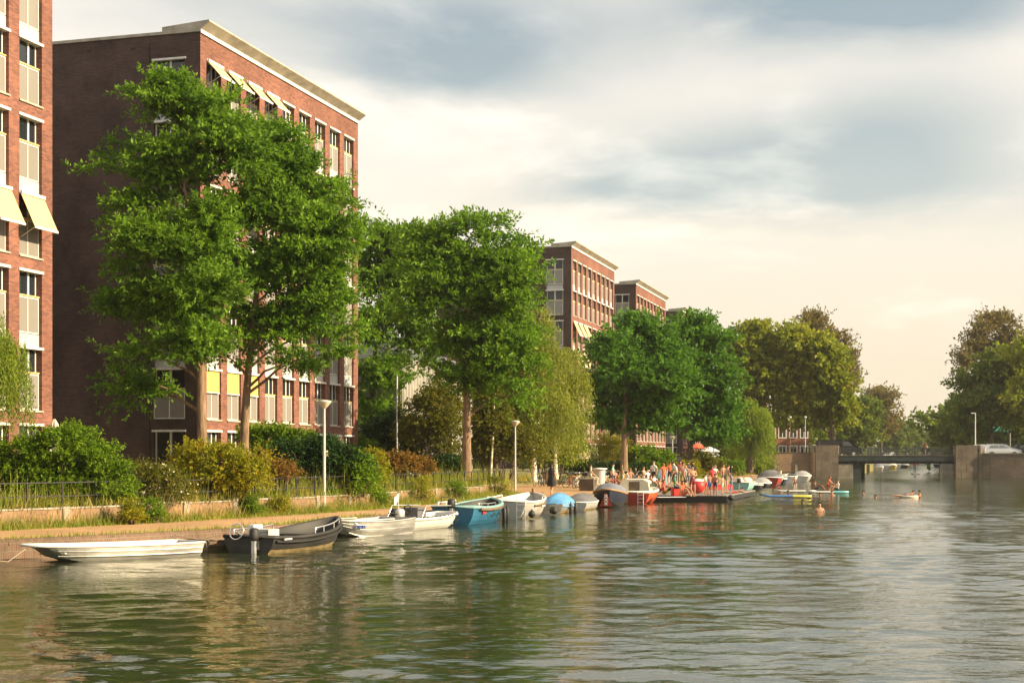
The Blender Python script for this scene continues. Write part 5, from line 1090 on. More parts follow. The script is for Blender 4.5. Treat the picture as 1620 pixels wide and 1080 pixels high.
    o, h = runabout('bimini_boat', 'white motorboat with raised black bimini top', (26.2, 139.4), (27.4, 143.8), M['white_hull'], 2.0, (0.65, 0.65, 0.85), screen=True)
    b = MB()
    for x in (-1.3, 0.2):
        for s in (1, -1): b.tube([(x+0.25, s*0.95, 0.65), (x, s*0.88, 1.75)], 0.03, 6)
    b.build('bimini_frame', M['chrome'], o); b = MB(); b.grid([[(x, 0.9*v, 1.76+0.10*(1-v*v)) for v in np.linspace(-1, 1, 7)] for x in (-1.5, -0.5, 0.4)], 0, True); b.grid([[(x, 0.9*v, 1.72+0.10*(1-v*v)) for v in np.linspace(-1, 1, 7)] for x in (-1.5, -0.5, 0.4)], 0, True, True); b.build('bimini_top', M['rubber'], o)
    runabout('covered_motorboat', 'motorboat under pale grey cover beside the bridge wall', (29.0, 146.5), (30.3, 151.0), M['grey_hull'], 1.9, (0.6, 0.6, 0.8), 0.45, M['tarp_light'])
    # boats far beyond the bridge
    far = [(1368, 262, 'white_hull', 'white covered boat first beyond the bridge pier', 0.9), (1386, 258, 'grey_hull', 'silver motorboat second beyond the bridge pier', 0.8), (1397, 277, 'white_hull', 'white boat next to the yellow one beyond the bridge', 0.7), (1408, 292, 'yellow_hull', 'yellow boat moored far beyond the bridge', 0.7), (1416, 312, 'white_hull', 'white boat past the yellow one', 0.6), (1428, 318, 'black_hull', 'dark boat in mid canal beyond the bridge', 0.6), (1481, 345, 'navy_hull', 'dark boat by the right bank beyond the bridge', 1.0), (1457, 420, 'white_hull', 'pale boat farthest down the canal', 0.7)]
    for px, Y, m, lab, cv in far:
        x = PX(px, Y); runabout('moored_boat', lab, (x, Y-1), (x+1.3, Y+3.4), M[m], 2.0, (0.7, 0.7, 0.95), cv*0.8, M['cream'] if m in ('white_hull', 'yellow_hull') else M['tarp_slate'])
build_boats()

# ---- floating dock
def build_dock():
    x, y = 5.95, 84.75
    o = thing('floating_dock', 'grey plank swimming dock crowded with bathers', 'dock', (x, y, 0), FRZ)
    Wd, Ln = 6.55, 14.0                        # out over the water (local -y), along the canal (local x)
    rr = random.Random(5); pmesh = MB().box(0, 0.222, -Wd, 0, 0.29, 0.345).mesh('plank')
    M['plank'] = mat('grey_plank', (0.27, 0.24, 0.21), 0.85, var=0.25, vscale=3, stretch=(6, 0.6, 1)); pmesh.materials.append(M['plank'])
    for i in range(60): link('plank', pmesh, None, o, (0.01+i*0.2333, 0, rr.uniform(-0.004, 0.004)))
    b = MB(); b.box(0, Ln, -Wd, -Wd+0.1, 0.02, 0.285); b.box(0, 0.1, -Wd+0.1, 0, 0.02, 0.285); b.box(Ln-0.1, Ln, -Wd+0.1, 0, 0.02, 0.285); b.build('frame', M['iron'], o)
    for i in range(5): MB().box(0.4+i*2.7, 2.4+i*2.7, -Wd+0.3, -0.3, -0.4, 0.26).build('float', M['rubber'], o)
    MB().lathe([(0, -0.18), (0.15, -0.12), (0.2, 0), (0.15, 0.12), (0, 0.18)], 10, (0.3, -Wd-0.2, 0.22)).build('fender', M['rubber'], o)
build_dock()
DZ = 0.345

# ================================================================== STREET FURNITURE
def lamp(label, x, y, z0, h, s=1.0):
    o = thing('street_lamp', label, 'lamp', (x, y, z0), 0, 'lamps along the quay path')
    MB().tube([(0, 0, -0.1), (0, 0, 0.9), (0, 0, h-0.22)], [0.075, 0.06, 0.045], 12).build('pole', M['pole'], o)
    MB().lathe([(0.05, -0.26), (0.10, -0.22), (0.27, -0.02), (0.28, 0.0)], 20, (0, 0, h)).build('lamp_shade', M['cream'], o)
    MB().lathe([(0.285, 0.0), (0.29, 0.025), (0.14, 0.07), (0.0, 0.085)], 20, (0, 0, h)).build('lamp_cap', M['pole'], o)
x, y = PG(513, 808.5, QZ); lamp('grey path lamp standing before the dark evergreen mound', x, y, QZ, 4.25)
x, y = PG(815, 780.5, QZ); lamp('grey path lamp standing before the birches, right of the locust trunk', x, y, QZ, 4.1)
lamp('grey path lamp behind the seated bathers', PX(1064, 138), 138, 0.9, 3.5)
lamp('grey path lamp by the twin-trunk tree', PX(1129, 150), 150, 0.7, 3.5)
lamp('grey path lamp beside the weeping willow', PX(1175, 158), 158, 0.7, 3.3)
lamp('thin grey lamp behind the white parked bicycle', PX(848, 106), 106, 1.0, 4.0)
o = thing('sign_post', 'slim grey post with a small sign in the garden shade', 'sign', (PX(628, 82), 82, 1.35)); MB().tube([(0, 0, -0.1), (0, 0, 5.8)], 0.05, 8).build('pole', M['pole'], o); MB().box(-0.22, 0.22, -0.08, -0.055, 0.55, 0.75).build('sign_plate', M['grey_panel'], o)
o = thing('bridge_mast', 'tall white mast beside the right bridge pillar', 'mast', (PX(1543, 170), 170, 2.45)); MB().tube([(0, 0, -0.1), (0, 0, 5.2)], [0.08, 0.05], 8).build('pole', M['white'], o); MB().box(-0.5, 0.02, -0.04, 0.04, 5.1, 5.2).build('arm', M['white'], o)
for px, lab in ((1250, 'thin brown lamp post left of the bridge pillar'), (1274, 'thin pale lamp post nearest the bridge pillar')):
    o = thing('lamp_post', lab, 'lamp', (PX(px, 172), 172, 2.4)); MB().tube([(0, 0, -0.1), (0, 0, 4.6)], [0.07, 0.04], 8).build('pole', M['old_wood'] if px == 1250 else M['pole'], o); MB().lathe([(0.04, 0), (0.16, 0.1), (0.17, 0.25), (0.0, 0.33)], 10, (0, 0, 4.6)).build('lamp_shade', M['pole'], o)
def parasol_closed(label, x, y, z, h, m):
    o = thing('closed_parasol', label, 'parasol', (x, y, z)); MB().tube([(0, 0, 0), (0, 0, h)], 0.03, 7).build('pole', M['wood'], o)
    b = MB(); rows = []
    for t, r in ((0, 0.03), (0.12, 0.12), (0.5, 0.2), (0.85, 0.26), (1, 0.22)): rows.append([(r*(1+0.25*math.cos(6*a))*math.cos(a), r*(1+0.25*math.cos(6*a))*math.sin(a), h-t*1.6) for a in np.linspace(0, 2*math.pi, 25)])
    b.grid(rows, 0, True); b.build('canopy', m, o)
parasol_closed('closed beige parasol peeking over the huge round bush', PX(86, 53), 53, 1.4, 2.55, M['cream']); parasol_closed('closed white parasol beside the bamboo clump', PX(942, 122), 122, 1.3, 2.3, M['white'])
def parasol(label, x, y, z, h, r, m):
    o = thing('open_parasol', label, 'parasol', (x, y, z)); MB().tube([(0, 0, 0), (0, 0, h)], 0.03, 7).build('pole', M['wood'], o)
    MB().lathe([(r, -0.5), (r*0.5, -0.2), (0.02, 0.02), (0.0, 0.05)], 8, (0, 0, h), 0, False).lathe([(r, -0.55), (r, -0.5)], 8, (0, 0, h), 0, False).build('canopy', m, o)
parasol('open orange parasol under the trees', PX(1102, 160), 160, 1.3, 2.7, 1.3, M['orange_hull']); parasol('open white parasol beside the orange one', PX(1122, 156), 156, 1.3, 2.3, 1.2, M['white'])
o = thing('litter_bin', 'round grey litter bin on the quay', 'bin', (PX(948, 93), 93, QZ)); MB().lathe([(0.34, 0), (0.40, 0.85), (0.41, 0.95)], 18, (0, 0, 0.35)).build('body', M['grey_panel'], o); MB().lathe([(0.52, 1.3), (0.52, 1.36), (0.1, 1.40), (0, 1.4)], 18).build('lid', M['white'], o); MB().box(-0.3, 0.3, -0.3, 0.3, 0, 0.35).build('base', M['concrete'], o)
o = thing('concrete_block', 'big weathered concrete bench block on the quay', 'block', (PX(933, 90), 90, QZ), FRZ); MB().box(-0.7, 0.7, -0.4, 0.5, 0, 0.72).build('block', M['stone'], o); MB().box(-0.74, 0.74, -0.44, 0.54, 0.72, 0.78).build('seat_slab', M['concrete'], o)
o = thing('quay_bench', 'long low bench edge where bathers sit', 'bench', (PX(1000, 99), 99, QZ), FRZ); MB().box(-3.2, 4.2, -0.3, 0.3, 0.36, 0.44).build('seat', M['old_wood'], o)
for s in (-2.8, 0.4, 3.8): MB().box(s-0.1, s+0.1, -0.25, 0.25, 0, 0.355).build('leg', M['concrete'], o)
def crate(label, x, y, z, m, w=0.55, h=0.4):
    o = thing('crate', label, 'crate', (x, y, z), 0.3); b = MB(); b.box(-w/2, w/2, -w/3, w/3, 0, 0.03)
    for s in (1, -1): b.box(-w/2, w/2, s*w/3-0.015, s*w/3+0.015, 0.03, h); b.box(s*w/2-0.015, s*w/2+0.015, -w/3+0.02, w/3-0.02, 0.03, h)
    b.build('body', m, o); MB().box(-w/2-0.02, w/2+0.02, -w/3-0.02, w/3+0.02, h, h+0.04).build('rim', m, o)
x, y = PG(1072, 784, DZ); crate('red plastic crate used as a seat on the dock', x, y, DZ, M['red'], 0.62, 0.42)
o = thing('beach_ball', 'large red inflatable ball with a white top on the dock', 'ball', (PX(1104, 87.5), 87.5, DZ)); MB().lathe([(0.45*math.sin(a), 0.45-0.45*math.cos(a)) for a in np.linspace(0.12, 2.3, 10)], 18).build('shell', M['red'], o); MB().lathe([(0.45*math.sin(a), 0.45-0.45*math.cos(a)) for a in np.linspace(2.3, 3.10, 6)], 18).build('cap', M['flag'], o)
for px, py, lab, m in ((1139, 774, 'red inflatable mattress at the back of the dock', 'red'), (1060, 786, 'white towel spread on the dock edge', 'flag')):
    x, y = PG(px, py, DZ); o = thing('towel' if m == 'flag' else 'air_mattress', lab, 'towel' if m == 'flag' else 'mattress', (x, y, DZ), 0.2); hh = 0.02 if m == 'flag' else 0.42
    b = MB(); b.grid([[(u, v, hh*(0.75+0.25*math.sin(7*u)*math.cos(5*v)) if abs(v) < 0.39 else 0.003) for v in (-0.4, -0.38, -0.1, 0.2, 0.38, 0.4)] for u in np.linspace(-0.8, 0.8, 13)], 0, True, True); b.build('sheet', M[m], o)
x, y = PX(1580, 205), 205
o = thing('teal_banner', 'bright teal banner glimpsed through the right bank trees', 'banner', (x, y, 2.4)); 
M['teal'] = mat('teal_cloth', (0.05, 0.55, 0.52), 0.6); MB().box(-1.6, 1.6, 0, 0.06, 3.6, 5.2).build('cloth', M['teal'], o)
for s in (-1.62, 1.62): MB().tube([(s, 0.03, 0), (s, 0.03, 5.3)], 0.05, 7).build('pole', M['steel'], o)

# ================================================================== BICYCLES
def make_bike(col, extras='', parent_label=''):
    o = thing('bicycle', parent_label, 'bicycle', (0, 0, 0), 0, 'bicycles parked by the hedge')
    fm = mat('bike_paint', col, 0.4)
    for x in (-0.53, 0.53):
        w = MB().tube([(x+0.34*math.cos(a), 0, 0.35+0.34*math.sin(a)) for a in np.linspace(0, 2*math.pi, 25)[:-1]], 0.022, 6, closed=True).build('wheel', M['rubber'], o)
        b = MB()
        for k in range(9): a = k*math.pi/9; b.bar((x+0.32*math.cos(a), 0, 0.35+0.32*math.sin(a)), (x-0.32*math.cos(a), 0, 0.35-0.32*math.sin(a)), 0.006, 0.006)
        b.tube([(x, -0.05, 0.35), (x, 0.05, 0.35)], 0.03, 8); b.build('spokes', M['chrome'], w)
    b = MB(); seat, bb, hd, hd2 = (-0.2, 0, 0.78), (-0.08, 0, 0.30), (0.34, 0, 0.80), (0.37, 0, 0.62)
    for p, q in ((seat, bb), (bb, hd2), ((-0.17, 0, 0.68), hd), (bb, (-0.53, 0.04, 0.35)), ((-0.19, 0, 0.74), (-0.53, 0.04, 0.35)), (hd, (0.53, 0.04, 0.35)), (hd, (0.31, 0, 1.0))): b.tube([p, q], 0.019, 7)
    b.build('frame', fm, o); b = MB(); b.tube([(0.12, 0.28, 1.02), (0.27, 0.26, 1.06), (0.31, 0.05, 1.0), (0.31, -0.05, 1.0), (0.27, -0.26, 1.06), (0.12, -0.28, 1.02)], 0.015, 6); b.build('handlebar', M['chrome'], o)
    b = MB(); b.tube([(-0.2, 0, 0.76), (-0.22, 0, 0.90)], 0.015, 6); b.tube([(-0.36, 0, 0.93), (-0.24, 0, 0.93), (-0.06, 0, 0.92)], [0.085, 0.075, 0.025], 8); b.build('saddle', M['rubber'], o)
    b = MB(); b.box(-0.82, -0.4, -0.07, 0.07, 0.72, 0.735); b.bar((-0.78, 0.06, 0.73), (-0.55, 0.05, 0.37), 0.012, 0.012); b.bar((-0.78, -0.06, 0.73), (-0.55, -0.05, 0.37), 0.012, 0.012); b.build('carrier', M['iron'], o)
    if 'c' in extras: b = MB(); b.box(0.42, 0.80, -0.2, 0.2, 0.78, 1.05); b.build('front_crate', M['rubber'], o)
    if 'b' in extras:
        b = MB(); b.lathe([(0.16, 0), (0.2, 0.12), (0.2, 0.3), (0.1, 0.42)], 10, (-0.6, 0, 0.74)); b.build('bag', M['tarp_blue'], o)
    return o
def build_bikes():
    specs = [((0.72, 0.7, 0.62), 'b', 'white bicycle with blue bag parked beside the woman in black'), ((0.03, 0.03, 0.03), 'c', 'black bicycle with front crate standing side on by the bank'), ((0.55, 0.06, 0.03), '', 'orange red bicycle in the tangle by the concrete block')]
    protos = [make_bike(*s) for s in specs]
    protos[0].location = (PX(850, 103), 103, QZ); protos[0].rotation_euler = (0, 0, R(68))
    protos[1].location = (PX(892, 104), 104, QZ); protos[1].rotation_euler = (0, 0, R(8))
    protos[2].location = (PX(905, 99), 99, QZ); protos[2].rotation_euler = (0, 0, R(35))
    more = [(0, 858, 104.5, 80, 'second white bicycle leaning behind the blue-bagged one'), (1, 864, 104, 75, 'dark bicycle half hidden behind the woman in black'), (0, 914, 97, 62, 'silver white bicycle at the front of the tangle by the concrete block'), (1, 920, 99, 55, 'dark bicycle in the middle of the tangle'), (1, 928, 101, 50, 'dark bicycle deep in the tangle behind the block'),
            (0, 962, 104, 48, 'pale bicycle parked behind the litter bin'), (1, 978, 106, 42, 'dark bicycle parked behind the seated row'), (0, 993, 106, 60, 'pale bicycle parked before the clipped hedge'), (1, 1012, 108, 40, 'dark bicycle before the green garden bush'), (0, 1030, 110, 55, 'pale bicycle by the man in pale shirt'), (1, 1044, 109, 35, 'dark bicycle next to the blue rug pile'), (2, 1052, 110, 60, 'red bicycle beside the man in orange shirt')]
    for k, px, Y, a, lab in more:
        c = dup(protos[k], None, (PX(px, Y), Y, QZ), R(a)); c['label'] = lab
        for ch in list(c.children):
            if ch.name.startswith('bag'): bpy.data.objects.remove(ch)
    return protos
PROTO = build_bikes()
x, y = PX(1046, 106), 106
o = thing('cargo_cover', 'blue green cover draped over a cargo bike', 'cover', (x, y, QZ), 0.5); b = MB(); rr = random.Random(2)
b.grid([[((0.85-0.12*t)*math.cos(a)*(1+0.06*math.sin(5*a)), 0.55*(1-0.1*t)*math.sin(a), 1.15*math.sin(t*math.pi/2)) for a in np.linspace(0, 2*math.pi, 21)] for t in np.linspace(0, 1, 6)], 0, True)
b.add([(0.73*math.cos(a)*(1+0.06*math.sin(5*a)), 0.495*math.sin(a), 1.15) for a in np.linspace(0, 2*math.pi, 21)[:-1]], [tuple(range(20))]); M['cover_teal'] = mat('faded_blue_cover', (0.14, 0.27, 0.31), 0.7, var=0.2); b.build('cloth', M['cover_teal'], o)

# ================================================================== VEHICLES
def car_body(prof, w, m, tumble=0.16):
    """side profile (x,z) list lofted across the width with rounded shoulders"""
    b = MB(); zt = max(p[1] for p in prof); zb = 0.9
    def ring(y, inset): return [(x*(1-inset*0.02), y*(1-(tumble*max(0, (z-zb)/(zt-zb+1e-6)) if z > zb else 0)), z) for x, z in prof]
    rows = [ring(-w/2*0.93, 1.5), ring(-w/2, 0), ring(w/2, 0), ring(w/2*0.93, 1.5)]
    rows = [r+[r[0]] for r in rows]; b.grid([list(q) for q in zip(*rows)], 0, False)
    b.add(rows[0][:-1], [tuple(range(len(prof)))]); b.add(rows[3][:-1], [tuple(range(len(prof)-1, -1, -1))]); return b
def vehicle(name, label, cat, prof, w, L, loc, rz, paint, wins, wheel_x, wr=0.33):
    o = thing(name, label, cat, loc, rz); car_body(prof, w, paint).build('body', paint, o)
    for wpoly in wins:
        for s in (1, -1):
            n = len(wpoly); pts = [(x, s*(w/2*(1-0.16*(z-0.9)/(max(p[1] for p in prof)-0.9))+0.006), z) for x, z in wpoly]; MB().add(pts, [tuple(range(n)) if s < 0 else tuple(range(n-1, -1, -1))]).build('side_window', M['screen'], o)
    for x in wheel_x:
        for s in (1, -1):
            q = MB().tube([(x, s*(w/2-0.2), wr), (x, s*(w/2+0.02), wr)], wr, 18).build('wheel', M['rubber'], o); MB().tube([(x, s*(w/2+0.021), wr), (x, s*(w/2+0.03), wr)], wr*0.6, 14).build('rim', M['steel'], q)
    for s in (1, -1): MB().box(L/2-0.10, L/2-0.02, s*w*0.36-0.14, s*w*0.36+0.14, 0.68, 0.86).build('headlight', M['white'], o)
    return o
M['van_paint'] = mat('black_van_paint', (0.010, 0.011, 0.014), 0.45, spec=0.3); M['silver_paint'] = mat('silver_car_paint', (0.62, 0.63, 0.64), 0.3, metal=0.4, coat=0.5)
van = [(-2.5, 0.35), (-2.55, 0.9), (-2.5, 1.75), (-2.35, 1.97), (0.9, 1.97), (1.15, 1.9), (1.85, 1.25), (2.4, 1.05), (2.55, 0.8), (2.55, 0.35)]
v = vehicle('delivery_van', 'black delivery van crossing the bridge', 'van', van, 1.95, 5.1, (PX(1326, 172.5), 172.5, 2.52), 0.02, M['van_paint'], [[(0.35, 1.25), (0.35, 1.78), (0.98, 1.78), (1.55, 1.25)]], (-1.6, 1.6))
MB().add([(1.17, -0.78, 1.88), (1.17, 0.78, 1.88), (1.87, 0.88, 1.27), (1.87, -0.88, 1.27)], [(3, 2, 1, 0)]).build('windscreen', M['flag'] if False else M['screen'], v)
car = [(-2.1, 0.35), (-2.15, 0.8), (-2.05, 1.15), (-1.75, 1.5), (-1.3, 1.58), (0.1, 1.58), (0.45, 1.5), (1.1, 1.1), (1.95, 0.92), (2.12, 0.7), (2.12, 0.35)]
v = vehicle('parked_car', 'silver estate car on the right bank road', 'car', car, 1.8, 4.25, (PX(1584, 171), 171, 2.45), -0.05, M['silver_paint'], [[(-1.65, 1.08), (-1.45, 1.42), (-0.55, 1.46), (-0.55, 1.08)], [(-0.48, 1.08), (-0.48, 1.46), (0.1, 1.46), (0.8, 1.08)]], (-1.3, 1.3))
v = vehicle('parked_car', 'second silver car parked behind the right bridge pillar', 'car', car, 1.8, 4.25, (PX(1566, 177), 177, 2.45), 0.08, M['silver_paint'], [[(-1.65, 1.08), (-1.45, 1.42), (-0.55, 1.46), (-0.55, 1.08)], [(-0.48, 1.08), (-0.48, 1.46), (0.1, 1.46), (0.8, 1.08)]], (-1.3, 1.3))
v = vehicle('parked_car', 'dark car parked under the large tree on the right bank road', 'car', car, 1.8, 4.25, (PX(1632, 173), 173, 2.45), -0.1, M['van_paint'], [[(-1.65, 1.08), (-1.45, 1.42), (-0.55, 1.46), (-0.55, 1.08)]], (-1.3, 1.3))

# ================================================================== PEOPLE
J0 = dict(pelvis=(0, 0.01, .95), spine=(0, 0.0, 1.14), chest=(0, 0.01, 1.36), neck=(0, 0.02, 1.50), head=(0, -0.005, 1.60), crown=(0, 0.01, 1.675),
          shL=(.175, .02, 1.42), elL=(.235, .05, 1.15), wrL=(.235, -.03, .92), haL=(.225, -.06, .82), hiL=(.095, 0, .90), knL=(.105, -.02, .50), anL=(.105, .03, .09), toL=(.12, -.13, .035))
for k in [k for k in J0 if k.endswith('L')]: J0[k[:-1]+'R'] = (-J0[k][0], J0[k][1], J0[k][2])
RAD = dict(pelvis=(.15, .115), spine=(.125, .095), chest=(.155, .11), neck=(.055, .055), head=(.078, .09), crown=(.066, .075), sh=(.068, .068), el=(.044, .044), wr=(.030, .030), ha=(.038, .022), hi=(.09, .09), kn=(.056, .058), an=(.038, .042), to=(.042, .028))
BONES = [('pelvis', 'spine'), ('spine', 'chest'), ('chest', 'neck'), ('neck', 'head'), ('head', 'crown')]
for s in 'LR': BONES += [('chest', 'sh'+s), ('sh'+s, 'el'+s), ('el'+s, 'wr'+s), ('wr'+s, 'ha'+s), ('pelvis', 'hi'+s), ('hi'+s, 'kn'+s), ('kn'+s, 'an'+s), ('an'+s, 'to'+s)]
def pose(**k):
    j = dict(J0); j.update(k); return j
def moved(j, names, d):
    j = dict(j)
    for n in names: j[n] = tuple(a+b for a, b in zip(j[n], d))
    return j
UP = ['spine', 'chest', 'neck', 'head', 'crown', 'shL', 'shR', 'elL', 'elR', 'wrL', 'wrR', 'haL', 'haR']
sitb = moved(pose(), ['pelvis', 'hiL', 'hiR']+UP, (0, 0.12, -0.42))
sit = dict(sitb, knL=(.13, -.32, .50), anL=(.13, -.30, .09), toL=(.14, -.46, .035), knR=(-.13, -.32, .50), anR=(-.12, -.24, .09), toR=(-.13, -.40, .035), elL=(.24, .05, .76), wrL=(.16, -.18, .62), haL=(.12, -.27, .60), elR=(-.24, .05, .76), wrR=(-.16, -.18, .62), haR=(-.12, -.27, .60))
flo = moved(sitb, ['pelvis', 'hiL', 'hiR']+UP, (0, 0.15, -0.38))
floor_sit = dict(flo, knL=(.15, -.25, .50), anL=(.12, -.55, .08), toL=(.12, -.70, .04), knR=(-.15, -.28, .48), anR=(-.12, -.58, .08), toR=(-.12, -.73, .04), elL=(.25, -.02, .48), wrL=(.16, -.26, .46), haL=(.10, -.34, .48), elR=(-.25, .12, .42), wrR=(-.26, .26, .16), haR=(-.26, .30, .06))
kneel = moved(pose(), ['pelvis', 'hiL', 'hiR']+UP, (0, 0.05, -0.46))
kneel = dict(kneel, knL=(.12, -.06, .07), anL=(.11, .36, .07), toL=(.11, .46, .04), knR=(-.12, -.06, .07), anR=(-.11, .36, .07), toR=(-.11, .46, .04))
POSES = dict(
    stand=pose(), walk=pose(knL=(.10, -.17, .52), anL=(.10, -.24, .10), toL=(.11, -.40, .06), knR=(-.10, .07, .50), anR=(-.10, .30, .14), toR=(-.11, .18, .04), elL=(.23, .12, 1.15), wrL=(.23, .14, .92), haL=(.23, .14, .83), elR=(-.23, -.02, 1.14), wrR=(-.22, -.16, .95), haR=(-.21, -.20, .87)),
    fold=pose(elL=(.26, -.02, 1.18), wrL=(.02, -.20, 1.19), haL=(-.08, -.19, 1.21), elR=(-.26, -.02, 1.17), wrR=(-.02, -.17, 1.15), haR=(.08, -.18, 1.15), knL=(.12, -.02, .50), anL=(.14, .02, .09), toL=(.17, -.13, .035)),
    hips=pose(elL=(.36, .08, 1.18), wrL=(.19, .0, 1.0), haL=(.13, -.06, .98), elR=(-.36, .08, 1.18), wrR=(-.19, .0, 1.0), haR=(-.13, -.06, .98)),
    talk=pose(elL=(.25, -.05, 1.16), wrL=(.17, -.28, 1.24), haL=(.15, -.36, 1.28), head=(.02, -.02, 1.60), crown=(.03, -.01, 1.675), anR=(-.13, .08, .09), toR=(-.16, -.07, .035)),
    lean=dict(moved(pose(), ['chest', 'neck', 'head', 'crown', 'shL', 'shR', 'elL', 'elR', 'wrL', 'wrR', 'haL', 'haR'], (0, -.16, -.05)), head=(0, -.24, 1.52), crown=(0, -.26, 1.60), wrL=(.2, -.34, .96), haL=(.18, -.40, .88)),
    sit=sit, floor=floor_sit, kneel=kneel,
    crouch=dict(moved(floor_sit, [], (0, 0, 0)), pelvis=(0, .12, .38), hiL=(.1, .1, .36), hiR=(-.1, .1, .36), spine=(0, .02, .56), chest=(0, -.08, .76), neck=(0, -.12, .89), head=(0, -.17, .98), crown=(0, -.17, 1.055), shL=(.17, -.08, .82), shR=(-.17, -.08, .82), elL=(.2, -.26, .62), elR=(-.2, -.26, .62), wrL=(.12, -.44, .52), wrR=(-.12, -.44, .52), haL=(.1, -.52, .48), haR=(-.1, -.52, .48), knL=(.16, -.28, .50), knR=(-.16, -.28, .50), anL=(.12, -.02, .09), anR=(-.12, -.02, .09), toL=(.13, -.18, .035), toR=(-.13, -.18, .035)),
    ride=dict(moved(pose(), ['pelvis', 'hiL', 'hiR']+UP, (0, .0, .05)), chest=(0, -.12, 1.38), neck=(0, -.17, 1.52), head=(0, -.22, 1.62), crown=(0, -.22, 1.70), shL=(.17, -.12, 1.44), shR=(-.17, -.12, 1.44), elL=(.24, -.30, 1.22), elR=(-.24, -.30, 1.22), wrL=(.24, -.50, 1.1), wrR=(-.24, -.50, 1.1), haL=(.24, -.57, 1.07), haR=(-.24, -.57, 1.07), knL=(.11, -.36, .72), knR=(-.11, -.24, .56), anL=(.11, -.22, .36), anR=(-.11, -.12, .16), toL=(.12, -.38, .32), toR=(-.12, -.28, .12)),
    prone=dict(pelvis=(0, .0, .12), spine=(0, -.19, .14), chest=(0, -.41, .18), neck=(0, -.54, .25), head=(0, -.63, .33), crown=(0, -.66, .405), shL=(.175, -.47, .18), shR=(-.175, -.47, .18), elL=(.24, -.66, .08), elR=(-.24, -.66, .08), wrL=(.10, -.82, .06), wrR=(-.10, -.82, .06), haL=(.04, -.90, .06), haR=(-.04, -.90, .06), hiL=(.095, .05, .11), hiR=(-.095, .05, .11), knL=(.13, .46, .08), knR=(-.12, .46, .08), anL=(.14, .86, .07), anR=(-.13, .80, .12), toL=(.15, .98, .04), toR=(-.14, .92, .14)),
)
REG = {'head': 0, 'arm': 0, 'leg': 0, 'torso': 1, 'hip': 2}
def bone_reg(a, b):
    if a in ('neck', 'head') : return 'head'
    if a == 'pelvis' and b == 'spine': return 'mid'
    if a in ('spine', 'chest') : return 'torso'
    if a[:2] in ('sh', 'el', 'wr'): return 'arm'
    if a == 'pelvis': return 'hip'
    if a[:2] == 'hi': return 'thigh'
    return 'leg'
def make_person_meshes():
    objs = []
    for nm, j in POSES.items():
        names = list(j); me = bpy.data.meshes.new('body_'+nm); me.from_pydata([j[n] for n in names], [(names.index(a), names.index(b)) for a, b in BONES], [])
        o = bpy.data.objects.new('tmp', me); C.objects.link(o)
        md = o.modifiers.new('skin', 'SKIN'); md.use_smooth_shade = True; md.branch_smoothing = 0.6
        for i, n in enumerate(names):
            r = RAD.get(n) or RAD[n[:-1]]; me.skin_vertices[0].data[i].radius = r; me.skin_vertices[0].data[i].use_root = (n == 'pelvis')
        sb = o.modifiers.new('sub', 'SUBSURF'); sb.levels = 1; sb.render_levels = 1; objs.append((nm, j, o))
    dg = bpy.context.evaluated_depsgraph_get(); out = {}
    for nm, j, o in objs:
        me = bpy.data.meshes.new_from_object(o.evaluated_get(dg)); me.name = 'body'
        n = len(me.polygons); cen = np.empty(n*3); me.polygons.foreach_get('center', cen); cen = cen.reshape(-1, 3)
        best = np.full(n, 1e9); reg = np.zeros(n, int); tpar = np.zeros(n)
        for k, (a, b) in enumerate(BONES):
            A, B = np.array(j[a]), np.array(j[b]); ab = B-A; t = np.clip(((cen-A) @ ab)/(ab @ ab), 0, 1); d = np.linalg.norm(cen-(A+t[:, None]*ab), axis=1)
            ra = (RAD.get(a) or RAD[a[:-1]])[0]; d = d-ra*0.5
            u = d < best; best[u] = d[u]; reg[u] = k; tpar[u] = t[u]
        mi = np.zeros(n, dtype=np.int32)
        for i in range(n):
            r = bone_reg(*BONES[reg[i]])
            if r == 'torso': mi[i] = 1
            elif r == 'mid': mi[i] = 1 if tpar[i] > 0.55 else 2
            elif r == 'hip': mi[i] = 2
            elif r == 'thigh': mi[i] = 2 if tpar[i] < 0.55 else 3
            elif r == 'leg': mi[i] = 3
            elif r == 'arm': mi[i] = 4 if (BONES[reg[i]][0][:2] == 'sh' and tpar[i] < 0.65) else 0
        me.materials.clear()
        for q in range(5): me.materials.append(None)
        me.polygons.foreach_set('material_index', mi); me.polygons.foreach_set('use_smooth', np.ones(n, dtype=bool)); out[nm] = (me, j)
    for nm, j, o in objs: bpy.data.objects.remove(o)
    return out
PM = make_person_meshes()
def cm(n, c, r=0.8): M[n] = mat(n, c, r, var=0.1, vscale=6)
for n, c in dict(skin_a=(0.52, 0.29, 0.18), skin_b=(0.42, 0.21, 0.12), skin_c=(0.22, 0.11, 0.065), cl_black=(0.012, 0.012, 0.014), cl_white=(0.70, 0.69, 0.66), cl_orange=(0.60, 0.13, 0.05), cl_maroon=(0.20, 0.03, 0.04), cl_blue=(0.05, 0.12, 0.36), cl_navy=(0.02, 0.03, 0.08), cl_green=(0.06, 0.26, 0.13), cl_grey=(0.24, 0.24, 0.25), cl_mint=(0.35, 0.58, 0.48), cl_red=(0.50, 0.05, 0.05), cl_cream=(0.60, 0.54, 0.40), cl_olive=(0.20, 0.20, 0.10), cl_yellow=(0.62, 0.45, 0.08), cl_denim=(0.16, 0.22, 0.33), hair_dark=(0.018, 0.012, 0.009), hair_brown=(0.09, 0.045, 0.02), hair_blond=(0.38, 0.25, 0.10), hair_grey=(0.35, 0.33, 0.30)).items(): cm(n, c)
